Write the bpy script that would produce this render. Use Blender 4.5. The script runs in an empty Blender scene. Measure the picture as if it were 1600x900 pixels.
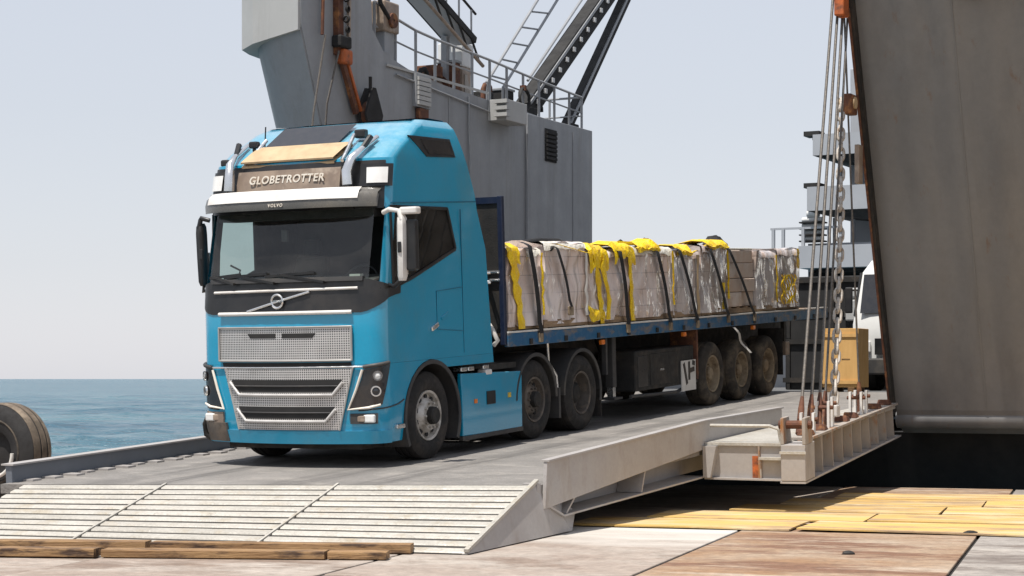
import bpy, bmesh, math, random
from mathutils import Matrix, Vector, noise
random.seed(7)
R = math.radians
scene = bpy.context.scene
C = scene.collection

# ------------------------------------------------------------------ camera, sky, sun, exposure
CAM_Z = 1.58                       # eye height above the pier deck
cam_d = bpy.data.cameras.new('camera')
cam_d.sensor_width = 36.0
cam_d.lens = 67.5
cam_d.shift_y = 0.08875
cam_d.clip_start = 0.1
cam_d.clip_end = 60000
cam = bpy.data.objects.new('camera', cam_d)
cam.location = (0, 0, CAM_Z)
cam.rotation_euler = (R(90), 0, 0)
C.objects.link(cam)
scene.camera = cam

SUN_EL = R(69)
SUN_AZ = R(214)                    # clockwise from +Y
world = bpy.data.worlds.new('World')
scene.world = world
world.use_nodes = True
wn = world.node_tree.nodes
bg = wn['Background']
sky = wn.new('ShaderNodeTexSky')
sky.sky_type = 'NISHITA'
sky.sun_disc = False
sky.sun_elevation = SUN_EL
sky.sun_rotation = SUN_AZ
sky.altitude = 0
sky.air_density = 1.6
sky.dust_density = 0.3
sky.ozone_density = 2.0
# hazy summer air: the whole sky paler than a clear one
hz = wn.new('ShaderNodeHueSaturation')
hz.inputs['Saturation'].default_value = 0.45
world.node_tree.links.new(sky.outputs[0], hz.inputs['Color'])
hm = wn.new('ShaderNodeMix')
hm.data_type = 'RGBA'
hm.inputs['Factor'].default_value = 0.62
hm.inputs[7].default_value = (6.05, 6.4, 7.45, 1)      # even milky haze over the sea
world.node_tree.links.new(hz.outputs[0], hm.inputs[6])
world.node_tree.links.new(hm.outputs[2], bg.inputs[0])
bg.inputs[1].default_value = 0.1
sun_d = bpy.data.lights.new('sun', 'SUN')
sun_d.energy = 5.0
sun_d.angle = R(0.55)
sun_d.color = (1.0, 0.95, 0.88)
sun = bpy.data.objects.new('sun', sun_d)
sv = Vector((math.sin(SUN_AZ) * math.cos(SUN_EL), math.cos(SUN_AZ) * math.cos(SUN_EL), math.sin(SUN_EL)))
sun.rotation_euler = sv.to_track_quat('Z', 'Y').to_euler()
sun.location = sv * 60
C.objects.link(sun)
scene.view_settings.view_transform = 'Standard'
scene.view_settings.look = 'None'
scene.view_settings.gamma = 1.0
scene.view_settings.use_curve_mapping = False
scene.view_settings.exposure = 0.22
scene.render.engine = 'CYCLES'
scene.cycles.max_bounces = 8
scene.cycles.transparent_max_bounces = 12

# ------------------------------------------------------------------ frames
# ramp frame: x = across the ramp (to the near side), y = up the ramp, z = off its deck; origin under the front near wheel
AZ = math.atan(1556 / 3000.0)
uh = Vector((1556 / 3000.0, 1.0, 195 / 3000.0)).normalized()
vh = Vector((math.cos(AZ), -math.sin(AZ), 0))
wh = vh.cross(uh)
su = Vector((math.sin(AZ), math.cos(AZ), 0))
ORG = Vector((-0.999, 22.2, -0.9324 + CAM_Z))
def frame(a, b, c, o):
    m = Matrix.Identity(4)
    for i, v in enumerate((a, b, c, o)):
        for k in range(3):
            m[k][i] = v[k]
    return m
RAMP = frame(vh, uh, wh, ORG)
SHIP = frame(vh, su, Vector((0, 0, 1)), ORG)          # level ship frame, same origin
PAZ = R(17)
PIER = frame(Vector((math.cos(PAZ), -math.sin(PAZ), 0)), Vector((math.sin(PAZ), math.cos(PAZ), 0)), Vector((0, 0, 1)), Vector((1.04, 15.64, 0)))
WORLD = Matrix.Identity(4)

# ------------------------------------------------------------------ mesh helpers
class MB:
    def __init__(s): s.v = []; s.f = []
    def add(s, vs, fs):
        o = len(s.v); s.v += [tuple(p) for p in vs]; s.f += [tuple(i + o for i in f) for f in fs]; return s
    def box(s, a, b):
        x0, y0, z0 = a; x1, y1, z1 = b
        return s.add([(x0,y0,z0),(x1,y0,z0),(x1,y1,z0),(x0,y1,z0),(x0,y0,z1),(x1,y0,z1),(x1,y1,z1),(x0,y1,z1)],
                     [(0,3,2,1),(4,5,6,7),(0,1,5,4),(1,2,6,5),(2,3,7,6),(3,0,4,7)])
    def hexa(s, bot, top):
        return s.add(list(bot) + list(top), [(0,3,2,1),(4,5,6,7),(0,1,5,4),(1,2,6,5),(2,3,7,6),(3,0,4,7)])
    def bar(s, p, q, w, h, up=(0, 0, 1)):
        p = Vector(p); q = Vector(q); d = (q - p).normalized(); up = Vector(up)
        a = d.cross(up)
        if a.length < 1e-4: a = d.cross(Vector((1, 0, 0)))
        a.normalize(); b = a.cross(d).normalized()
        a *= w / 2; b *= h / 2
        return s.add([p-a-b, p+a-b, p+a+b, p-a+b, q-a-b, q+a-b, q+a+b, q-a+b],
                     [(0,1,2,3),(7,6,5,4),(0,4,5,1),(1,5,6,2),(2,6,7,3),(3,7,4,0)])
    def tube(s, pts, r, n=8, cap=True):
        pts = [Vector(p) for p in pts]; rings = []
        rr = r if isinstance(r, (list, tuple)) else [r] * len(pts)
        prev = None
        for i, p in enumerate(pts):
            d = (pts[min(i+1, len(pts)-1)] - pts[max(i-1, 0)]).normalized()
            if prev is None:
                a = d.cross(Vector((0, 0, 1)))
                if a.length < 1e-3: a = d.cross(Vector((1, 0, 0)))
            else:
                a = prev - d * prev.dot(d)
            a.normalize(); prev = a; b = d.cross(a)
            rings.append([p + (a*math.cos(t)+b*math.sin(t))*rr[i] for t in [2*math.pi*k/n for k in range(n)]])
        vs = [x for g in rings for x in g]; fs = []
        for i in range(len(pts)-1):
            for k in range(n):
                fs.append((i*n+k, i*n+(k+1)%n, (i+1)*n+(k+1)%n, (i+1)*n+k))
        if cap: fs += [tuple(range(n))[::-1], tuple((len(pts)-1)*n+k for k in range(n))]
        return s.add(vs, fs)
    def lathe(s, prof, c=(0,0,0), axis='x', n=32, closed=False, sweep=(0, 2*math.pi)):
        full = abs(sweep[1]-sweep[0]-2*math.pi) < 1e-6
        m = n if full else n + 1
        vs = []
        for k in range(m):
            t = sweep[0] + (sweep[1]-sweep[0])*k/n
            for (h, r) in prof:
                a, b = r*math.cos(t), r*math.sin(t)
                p = {'x': (h, a, b), 'y': (a, h, b), 'z': (a, b, h)}[axis]
                vs.append((p[0]+c[0], p[1]+c[1], p[2]+c[2]))
        L = len(prof); fs = []
        for k in range(n):
            k2 = (k+1) % m
            for j in range(L-1 if not closed else L):
                j2 = (j+1) % L
                fs.append((k*L+j, k2*L+j, k2*L+j2, k*L+j2))
        return s.add(vs, fs)
    def prism(s, poly, plane, d0, d1):
        # poly of 2D points; plane 'yz' extruded along x, 'xz' along y, 'xy' along z
        def P(p, d): return {'yz': (d, p[0], p[1]), 'xz': (p[0], d, p[1]), 'xy': (p[0], p[1], d)}[plane]
        n = len(poly)
        vs = [P(p, d0) for p in poly] + [P(p, d1) for p in poly]
        fs = [tuple(range(n)), tuple(range(2*n-1, n-1, -1))] + [(i, i+n, (i+1)%n+n, (i+1)%n) for i in range(n)]
        return s.add(vs, fs)
    def grid(s, P, closed=False):
        n = len(P[0]); vs = [p for r in P for p in r]; fs = []
        for i in range(len(P)-1):
            for k in range(n if closed else n-1):
                fs.append((i*n+k, i*n+(k+1)%n, (i+1)*n+(k+1)%n, (i+1)*n+k))
        return s.add(vs, fs)
    def mesh(s, name, smooth=None, recalc=True):
        me = bpy.data.meshes.new(name)
        me.from_pydata(s.v, [], s.f)
        if recalc:
            bm = bmesh.new(); bm.from_mesh(me)
            bmesh.ops.recalc_face_normals(bm, faces=bm.faces)
            bm.to_mesh(me); bm.free()
        if smooth is not None:
            me.polygons.foreach_set('use_smooth', [True]*len(me.polygons))
            me.set_sharp_from_angle(angle=R(smooth))
        return me
    def build(s, name, m, parent=None, smooth=None, bevel=0.0, recalc=True, frame=None):
        me = s.mesh(name, smooth, recalc)
        return put(name, me, m, parent, bevel, frame)

def put(name, me, m, parent=None, bevel=0.0, frame=None):
    if m is not None and not me.materials: me.materials.append(MAT[m])
    o = bpy.data.objects.new(name, me); C.objects.link(o)
    if parent is not None: o.parent = parent
    if frame is not None: o.matrix_world = frame
    if bevel:
        b = o.modifiers.new('bevel', 'BEVEL'); b.width = bevel; b.segments = 2; b.limit_method = 'ANGLE'; b.angle_limit = R(40)
        b.harden_normals = False
    return o
def tag(o, label, cat, group=None):
    o['label'] = label; o['category'] = cat
    if group: o['group'] = group
    return o
def struct(o):
    o['kind'] = 'structure'; return o
def thing(name, label, cat, frame=WORLD, loc=(0,0,0), rotz=0, group=None):
    o = bpy.data.objects.new(name, None); C.objects.link(o); o.empty_display_size = 0.2
    o.matrix_world = frame @ Matrix.Translation(loc) @ Matrix.Rotation(rotz, 4, 'Z')
    return tag(o, label, cat, group)

# ------------------------------------------------------------------ materials
MAT = {}
def mat(name, c1, c2=None, scale=2.0, rough=0.5, metal=0.0, bump=0.0, bscale=60.0, stretch=(1,1,1), dirt=None, dirt_scale=1.5, dirt_lo=0.52, dirt_hi=0.68, dstretch=(1,1,1), rvar=0.12, coat=0.0, objvar=0.0, spec=0.5, detail=6.0, bdist=0.02, lo=0.35, hi=0.65, fine=0.0, fscale=22.0, stain=None, stain_scale=1.7, stain_lo=0.56, stain_hi=0.72, sstretch=(1,1,1), top_sunlit=None, wave=None):
    m = bpy.data.materials.new(name); m.use_nodes = True; MAT[name] = m
    nt = m.node_tree; N = nt.nodes; L = nt.links
    b = N['Principled BSDF']
    b.inputs['Roughness'].default_value = rough; b.inputs['Metallic'].default_value = metal
    b.inputs['Specular IOR Level'].default_value = spec
    if coat: b.inputs['Coat Weight'].default_value = coat; b.inputs['Coat Roughness'].default_value = 0.08
    tc = N.new('ShaderNodeTexCoord'); oi = N.new('ShaderNodeObjectInfo')
    off = N.new('ShaderNodeVectorMath'); off.operation = 'SCALE'; off.inputs[0].default_value = (37, 51, 23); L.new(oi.outputs['Random'], off.inputs['Scale'])
    ad = N.new('ShaderNodeVectorMath'); ad.operation = 'ADD'; L.new(tc.outputs['Object'], ad.inputs[0]); L.new(off.outputs[0], ad.inputs[1])
    def nz(sc, st, det=detail, rg=0.6):
        mp = N.new('ShaderNodeMapping'); mp.inputs['Scale'].default_value = st; L.new(ad.outputs[0], mp.inputs[0])
        n = N.new('ShaderNodeTexNoise'); n.inputs['Scale'].default_value = sc; n.inputs['Detail'].default_value = det; n.inputs['Roughness'].default_value = rg
        L.new(mp.outputs[0], n.inputs['Vector']); return n
    def ramp(src, lo, hi):
        r = N.new('ShaderNodeMapRange'); r.inputs['From Min'].default_value = lo; r.inputs['From Max'].default_value = hi; L.new(src, r.inputs['Value']); return r.outputs[0]
    def mix(f, a, c):
        x = N.new('ShaderNodeMix'); x.data_type = 'RGBA'
        if isinstance(f, float): x.inputs['Factor'].default_value = f
        else: L.new(f, x.inputs['Factor'])
        for i, val in ((6, a), (7, c)):
            if isinstance(val, tuple): x.inputs[i].default_value = (*val[:3], 1)
            else: L.new(val, x.inputs[i])
        return x.outputs[2]
    n1 = nz(scale, stretch)
    col = mix(ramp(n1.outputs[0], lo, hi), c1, c2 if c2 else tuple(x*0.82 for x in c1))
    if objvar:
        hs = N.new('ShaderNodeHueSaturation'); L.new(col, hs.inputs['Color'])
        mr = N.new('ShaderNodeMapRange'); mr.inputs['To Min'].default_value = 1-objvar; mr.inputs['To Max'].default_value = 1+objvar
        L.new(oi.outputs['Random'], mr.inputs['Value']); L.new(mr.outputs[0], hs.inputs['Value']); col = hs.outputs[0]
    ro = None
    if dirt:
        n2 = nz(dirt_scale, dstretch, 8.0, 0.65)
        f = ramp(n2.outputs[0], dirt_lo, dirt_hi)
        col = mix(f, col, dirt)
    if stain:
        col = mix(ramp(nz(stain_scale, sstretch, 9.0, 0.7).outputs[0], stain_lo, stain_hi), col, stain)
    if fine:
        fn = nz(fscale, stretch, 8.0, 0.75)
        fr_ = N.new('ShaderNodeMapRange'); fr_.inputs['From Min'].default_value = 0.3; fr_.inputs['From Max'].default_value = 0.7
        fr_.inputs['To Min'].default_value = 1-fine; fr_.inputs['To Max'].default_value = 1+fine*0.6; L.new(fn.outputs[0], fr_.inputs['Value'])
        fm = N.new('ShaderNodeVectorMath'); fm.operation = 'SCALE'; L.new(col, fm.inputs[0]); L.new(fr_.outputs[0], fm.inputs['Scale']); col = fm.outputs[0]
    if top_sunlit:      # sunlit brightness of upward faces put into the colour
        ge = N.new('ShaderNodeNewGeometry'); sp = N.new('ShaderNodeSeparateXYZ'); L.new(ge.outputs['True Normal'], sp.inputs[0])
        dn = nz(5.0, (1,1,1), 8.0, 0.7)
        mu = N.new('ShaderNodeMath'); mu.operation = 'MULTIPLY'; L.new(ramp(sp.outputs['Z'], 0.35, 1.0), mu.inputs[0]); L.new(ramp(dn.outputs[0], 0.2, 0.75), mu.inputs[1])
        col = mix(mu.outputs[0], col, top_sunlit)
    L.new(col, b.inputs['Base Color'])
    n3 = nz(scale*3.1, (1,1,1))
    rr = N.new('ShaderNodeMapRange'); rr.inputs['To Min'].default_value = max(0.03, rough-rvar); rr.inputs['To Max'].default_value = min(1, rough+rvar)
    rr.inputs['From Min'].default_value = 0.3; rr.inputs['From Max'].default_value = 0.7
    L.new(n3.outputs[0], rr.inputs['Value']); L.new(rr.outputs[0], b.inputs['Roughness'])
    if bump:
        n4 = nz(bscale, stretch, 4.0)
        bp = N.new('ShaderNodeBump'); bp.inputs['Strength'].default_value = min(1.0, bump); bp.inputs['Distance'].default_value = bdist
        L.new(n4.outputs[0], bp.inputs['Height']); L.new(bp.outputs[0], b.inputs['Normal'])
    if wave:
        mp = N.new('ShaderNodeMapping'); L.new(tc.outputs['Object'], mp.inputs[0])
        wv = N.new('ShaderNodeTexWave'); wv.bands_direction = wave[0]; wv.inputs['Scale'].default_value = wave[1]; wv.inputs['Distortion'].default_value = 1.2; wv.inputs['Detail'].default_value = 1.0; L.new(mp.outputs[0], wv.inputs['Vector'])
        b2 = N.new('ShaderNodeBump'); b2.inputs['Strength'].default_value = wave[2]; b2.inputs['Distance'].default_value = 0.05; L.new(wv.outputs['Fac'], b2.inputs['Height'])
        if bump: L.new(bp.outputs[0], b2.inputs['Normal'])
        L.new(b2.outputs[0], b.inputs['Normal'])
    return m

dust = (0.33, 0.27, 0.20)
mat('truck_blue', (0.002, 0.275, 0.45), (0.003, 0.255, 0.42), 0.8, 0.20, 0, dirt=(0.06, 0.23, 0.30), dirt_scale=1.3, dirt_lo=0.55, dirt_hi=0.95, dstretch=(1,1,0.6), coat=1.0, rvar=0.06, fine=0.07, fscale=30, top_sunlit=(0.30, 0.47, 0.52))
mat('seam_blue', (0.002, 0.12, 0.20), None, 1, 0.6)
mat('cab_black', (0.011, 0.011, 0.012), (0.02, 0.019, 0.019), 3, 0.38, dirt=(0.055, 0.047, 0.04), dirt_lo=0.5, dirt_hi=0.95)
mat('chassis_black', (0.008, 0.0075, 0.007), (0.02, 0.017, 0.014), 3, 0.7, dirt=(0.07, 0.05, 0.035), dirt_scale=3, dirt_lo=0.52, dirt_hi=0.85, bump=0.2)
mat('plastic_grey', (0.030, 0.030, 0.031), (0.045, 0.042, 0.04), 3, 0.6, dirt=(0.11, 0.095, 0.075), dirt_lo=0.52, dirt_hi=0.9)
mat('rubber', (0.010, 0.0095, 0.009), (0.022, 0.019, 0.017), 5, 0.85, dirt=(0.085, 0.066, 0.05), dirt_scale=4, dirt_lo=0.5, dirt_hi=0.95, bump=0.2, bscale=80)
mat('dusty_rubber', (0.022, 0.019, 0.016), (0.05, 0.04, 0.03), 4, 0.88, dirt=(0.20, 0.155, 0.105), dirt_scale=3, dirt_lo=0.45, dirt_hi=0.78)
mat('fender_black', (0.010, 0.009, 0.009), (0.018, 0.016, 0.015), 5, 0.75, dirt=(0.05, 0.04, 0.03), dirt_lo=0.55, dirt_hi=0.9, bump=0.2)
mat('tread_dust', (0.15, 0.115, 0.085), (0.09, 0.07, 0.05), 4, 0.9, dirt=(0.26, 0.205, 0.15), dirt_scale=3, fine=0.2)
mat('rim_steel', (0.55, 0.52, 0.48), (0.38, 0.35, 0.31), 6, 0.45, 0.3, dirt=(0.12, 0.09, 0.06), dirt_scale=6, dirt_lo=0.5, dirt_hi=0.75)
mat('rim_dark', (0.11, 0.095, 0.082), (0.06, 0.05, 0.042), 6, 0.6, 0.2, dirt=(0.24, 0.18, 0.13), dirt_scale=5, dirt_lo=0.48, dirt_hi=0.8)
mat('rim_dusty', (0.30, 0.24, 0.16), (0.20, 0.145, 0.09), 5, 0.75, 0.0, dirt=(0.07, 0.04, 0.02), dirt_scale=6, dirt_lo=0.48, dirt_hi=0.72)
mat('white_trim', (0.72, 0.70, 0.67), (0.60, 0.575, 0.54), 4, 0.35, dirt=(0.35, 0.29, 0.24), dirt_lo=0.55, dirt_hi=0.85)
mat('grille_light', (0.58, 0.56, 0.54), (0.48, 0.46, 0.44), 4, 0.35, 0.2)
mat('grille_trim', (0.42, 0.41, 0.39), (0.34, 0.33, 0.31), 4, 0.35, 0.4)
mat('chrome', (0.75, 0.75, 0.75), (0.65, 0.65, 0.64), 4, 0.22, 0.9)
mat('visor_smoke', (0.10, 0.097, 0.09), (0.06, 0.057, 0.05), 3, 0.25, 0, dirt=(0.24, 0.21, 0.17), dirt_lo=0.5, dirt_hi=0.9, spec=0.7)
mat('tan_panel', (0.50, 0.37, 0.22), (0.42, 0.30, 0.17), 5, 0.6, dirt=(0.30, 0.21, 0.12), dirt_lo=0.5, dirt_hi=0.85, dirt_scale=4)
mat('sign_tan', (0.29, 0.22, 0.165), (0.20, 0.15, 0.115), 5, 0.45, dirt=(0.38, 0.31, 0.245), dirt_scale=4)
mat('letter_white', (0.80, 0.75, 0.66), (0.68, 0.60, 0.50), 5, 0.4)
mat('lamp_lens', (0.78, 0.78, 0.76), (0.70, 0.68, 0.65), 9, 0.12, 0, spec=0.9)
mat('lamp_reflector', (0.30, 0.30, 0.31), (0.2, 0.2, 0.2), 9, 0.15, 0.8)
mat('lamp_dark', (0.012, 0.012, 0.014), (0.022, 0.02, 0.02), 9, 0.1, 0, spec=0.8)
mat('amber', (0.80, 0.21, 0.02), (0.65, 0.16, 0.02), 9, 0.25)
mat('yellow_reflector', (0.70, 0.47, 0.05), None, 9, 0.3)
mat('interior', (0.016, 0.016, 0.017), (0.025, 0.024, 0.023), 4, 0.8)
mat('dash', (0.06, 0.06, 0.055), (0.035, 0.035, 0.033), 6, 0.7)
mat('trailer_blue', (0.010, 0.085, 0.19), (0.016, 0.10, 0.20), 4, 0.55, dirt=(0.17, 0.14, 0.11), dirt_scale=5, dirt_lo=0.50, dirt_hi=0.66, dstretch=(1,0.6,1.6))
mat('trailer_navy', (0.004, 0.009, 0.032), (0.006, 0.012, 0.035), 4, 0.5)
mat('rust_red', (0.13, 0.048, 0.024), (0.07, 0.028, 0.016), 8, 0.8, dirt=(0.28, 0.12, 0.04), dirt_scale=6)
mat('orange_paint', (0.50, 0.12, 0.025), (0.34, 0.085, 0.022), 6, 0.65, dirt=(0.08, 0.035, 0.02), dirt_scale=7, dirt_lo=0.5)
mat('rope_steel', (0.085, 0.078, 0.072), (0.15, 0.13, 0.11), 30, 0.6, 0.3)
mat('chain_steel', (0.46, 0.43, 0.39), (0.36, 0.31, 0.26), 14, 0.6, 0.2, dirt=(0.22, 0.11, 0.05), dirt_scale=9, dirt_lo=0.55, dirt_hi=0.75)
mat('ship_grey', (0.275, 0.285, 0.30), (0.25, 0.258, 0.27), 0.7, 0.5, dirt=(0.205, 0.203, 0.20), dirt_scale=2.2, dirt_lo=0.5, dirt_hi=0.85, dstretch=(2.2,2.2,0.16), bump=0.06, bscale=3, wave=('Y', 0.6, 0.25), fine=0.07, fscale=8, stain=(0.20, 0.12, 0.07), stain_scale=3.0, stain_lo=0.68, stain_hi=0.82, sstretch=(2.5,2.5,0.12))
mat('hull_grey', (0.185, 0.178, 0.170), (0.155, 0.156, 0.158), 0.4, 0.5, dirt=(0.118, 0.119, 0.122), dirt_scale=1.1, dirt_lo=0.48, dirt_hi=0.85, dstretch=(1.6,1.6,0.2), bump=0.06, bscale=2.5, fine=0.08, fscale=8, stain=(0.15, 0.085, 0.05), stain_scale=2.6, stain_lo=0.60, stain_hi=0.76, sstretch=(2.5,2.5,0.12), wave=('X', 0.55, 0.35))
mat('ship_light', (0.40, 0.40, 0.39), (0.36, 0.36, 0.35), 1.2, 0.5, dirt=(0.27, 0.26, 0.245), dirt_scale=2.5, dirt_lo=0.55, dirt_hi=0.9, dstretch=(2,2,0.2))
mat('far_grey', (0.36, 0.37, 0.39), (0.33, 0.34, 0.36), 1, 0.6)
mat('far_white', (0.70, 0.70, 0.69), None, 1, 0.6)
mat('ship_dark', (0.012, 0.012, 0.013), (0.02, 0.019, 0.018), 1.5, 0.85)
mat('ship_deck', (0.12, 0.12, 0.12), (0.09, 0.09, 0.09), 2, 0.8)
mat('ramp_deck', (0.235, 0.218, 0.202), (0.18, 0.168, 0.156), 1.6, 0.75, dirt=(0.37, 0.34, 0.305), dirt_scale=2.6, dirt_lo=0.52, dirt_hi=0.8, dstretch=(0.5,1.0,1), bump=0.5, bscale=32, fine=0.18, stain=(0.16, 0.15, 0.14), stain_scale=0.9, stain_lo=0.55, stain_hi=0.8, sstretch=(1.5,0.25,1))
def tracks(m, xs):
    nt = m.node_tree; N = nt.nodes; L = nt.links; b = N['Principled BSDF']
    tc = N.new('ShaderNodeTexCoord'); sp = N.new('ShaderNodeSeparateXYZ'); L.new(tc.outputs['Object'], sp.inputs[0])
    mp = N.new('ShaderNodeMapping'); mp.inputs['Scale'].default_value = (7.0, 0.35, 1); L.new(tc.outputs['Object'], mp.inputs[0])
    n = N.new('ShaderNodeTexNoise'); n.inputs['Scale'].default_value = 1.0; n.inputs['Detail'].default_value = 8; n.inputs['Roughness'].default_value = 0.7; L.new(mp.outputs[0], n.inputs['Vector'])
    tot = None
    for x, w in xs:
        d = N.new('ShaderNodeMath'); d.operation = 'SUBTRACT'; d.inputs[1].default_value = x; L.new(sp.outputs['X'], d.inputs[0])
        a = N.new('ShaderNodeMath'); a.operation = 'ABSOLUTE'; L.new(d.outputs[0], a.inputs[0])
        r = N.new('ShaderNodeMapRange'); r.inputs['From Min'].default_value = w*0.4; r.inputs['From Max'].default_value = w; r.inputs['To Min'].default_value = 1.0; r.inputs['To Max'].default_value = 0.0; L.new(a.outputs[0], r.inputs['Value'])
        if tot is None: tot = r.outputs[0]
        else:
            q = N.new('ShaderNodeMath'); q.operation = 'MAXIMUM'; L.new(tot, q.inputs[0]); L.new(r.outputs[0], q.inputs[1]); tot = q.outputs[0]
    nr = N.new('ShaderNodeMapRange'); nr.inputs['From Min'].default_value = 0.35; nr.inputs['From Max'].default_value = 0.65; nr.inputs['To Max'].default_value = 0.8; L.new(n.outputs[0], nr.inputs['Value'])
    f = N.new('ShaderNodeMath'); f.operation = 'MULTIPLY'; L.new(tot, f.inputs[0]); L.new(nr.outputs[0], f.inputs[1])
    mx = N.new('ShaderNodeMix'); mx.data_type = 'RGBA'; mx.inputs[7].default_value = (0.075, 0.07, 0.066, 1); L.new(f.outputs[0], mx.inputs['Factor'])
    L.new(b.inputs['Base Color'].links[0].from_socket, mx.inputs[6]); L.new(mx.outputs[2], b.inputs['Base Color'])
tracks(MAT['ramp_deck'], ((-2.2, 0.34), (-0.1, 0.36), (0.75, 0.25), (-1.55, 0.2)))
mat('ramp_paint', (0.38, 0.36, 0.345), (0.335, 0.31, 0.295), 1.4, 0.5, dirt=(0.26, 0.215, 0.18), dirt_scale=2.2, dirt_lo=0.54, dirt_hi=0.82, dstretch=(1.5,1.5,0.5), fine=0.10)
mat('ramp_rust', (0.35, 0.315, 0.28), (0.29, 0.255, 0.22), 2.5, 0.6, dirt=(0.30, 0.125, 0.035), dirt_scale=4.5, dirt_lo=0.53, dirt_hi=0.66, dstretch=(1,1,0.4))
mat('rail_grey', (0.13, 0.145, 0.17), (0.115, 0.128, 0.15), 1.5, 0.5, dirt=(0.22, 0.215, 0.21), dirt_lo=0.58, dirt_hi=0.9)
mat('slat_alu', (0.47, 0.445, 0.395), (0.39, 0.365, 0.32), 2.6, 0.5, 0.0, dirt=(0.36, 0.30, 0.21), dirt_scale=3.0, dirt_lo=0.53, dirt_hi=0.76, bump=0.35, bscale=25, objvar=0.07, fine=0.22, fscale=30, stain=(0.22, 0.19, 0.15), stain_scale=5, stain_lo=0.62, stain_hi=0.74)
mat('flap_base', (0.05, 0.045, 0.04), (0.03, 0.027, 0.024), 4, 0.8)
mat('timber', (0.33, 0.20, 0.09), (0.21, 0.115, 0.05), 2.5, 0.78, stretch=(0.6,7,7), dirt=(0.06, 0.032, 0.018), dirt_scale=2.5, dirt_lo=0.49, dirt_hi=0.62, dstretch=(0.9,4,4), bump=0.5, bscale=9, objvar=0.15, fine=0.25, fscale=20)
mat('plywood', (0.62, 0.39, 0.105), (0.55, 0.37, 0.15), 1.6, 0.75, stretch=(0.4,4,1), dirt=(0.58, 0.47, 0.30), dirt_scale=1.1, dirt_lo=0.48, dirt_hi=0.62, dstretch=(0.45,1.6,1), bump=0.3, bscale=12, objvar=0.12, fine=0.22, fscale=14, stain=(0.36, 0.245, 0.14), stain_scale=1.4, stain_lo=0.50, stain_hi=0.60, sstretch=(0.45,1.6,1))
mat('timber_grey', (0.30, 0.20, 0.14), (0.22, 0.14, 0.095), 3, 0.85, stretch=(7,0.6,7), bump=0.4, bscale=9, fine=0.25)
mat('crate_ply', (0.68, 0.41, 0.15), (0.60, 0.35, 0.12), 3, 0.7, stretch=(4,4,0.5), bump=0.15)
mat('plate_pale', (0.345, 0.285, 0.24), (0.28, 0.22, 0.18), 0.8, 0.85, dirt=(0.43, 0.385, 0.335), dirt_scale=0.7, dirt_lo=0.46, dirt_hi=0.66, dstretch=(0.6,1.2,1), bump=0.3, bscale=14, fine=0.3, fscale=9, stain=(0.205, 0.15, 0.115), stain_scale=0.9, stain_lo=0.50, stain_hi=0.62, sstretch=(0.6,1.3,1))
mat('plate_brown', (0.36, 0.275, 0.20), (0.28, 0.165, 0.09), 0.9, 0.88, dirt=(0.50, 0.43, 0.35), dirt_scale=0.9, dirt_lo=0.50, dirt_hi=0.66, dstretch=(0.35,1.7,1), bump=0.35, bscale=14, fine=0.35, fscale=9, stain=(0.19, 0.10, 0.06), stain_scale=1.0, stain_lo=0.49, stain_hi=0.60, sstretch=(0.5,1.4,1))
mat('plate_grey', (0.33, 0.30, 0.27), (0.26, 0.23, 0.205), 0.9, 0.8, dirt=(0.43, 0.39, 0.345), dirt_scale=0.9, dstretch=(0.5,1.4,1), bump=0.3, bscale=14, fine=0.3, fscale=9, stain=(0.18, 0.15, 0.13), stain_scale=1.1, stain_lo=0.50, stain_hi=0.62, sstretch=(0.6,1.3,1))
mat('pier_dark', (0.03, 0.027, 0.024), (0.02, 0.018, 0.016), 2, 0.9)
mat('carton', (0.56, 0.42, 0.32), (0.58, 0.49, 0.42), 3, 0.75, dirt=(0.68, 0.61, 0.55), dirt_scale=2.5, objvar=0.1)
mat('top_sheet', (0.78, 0.76, 0.70), (0.66, 0.62, 0.52), 4, 0.4, bump=0.8, bscale=10, bdist=0.04)
mat('yellow_plastic', (0.90, 0.64, 0.008), (0.74, 0.45, 0.008), 7, 0.35, bump=1.0, bscale=14, bdist=0.04)
mat('strap_black', (0.008, 0.008, 0.009), None, 6, 0.7)
mat('strap_white', (0.66, 0.63, 0.58), None, 6, 0.7)
mat('pallet_wood', (0.30, 0.205, 0.12), (0.20, 0.13, 0.075), 6, 0.8, stretch=(5,1,5), objvar=0.2)
mat('vehicle_white', (0.70, 0.70, 0.68), (0.64, 0.64, 0.62), 2, 0.35)

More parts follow.
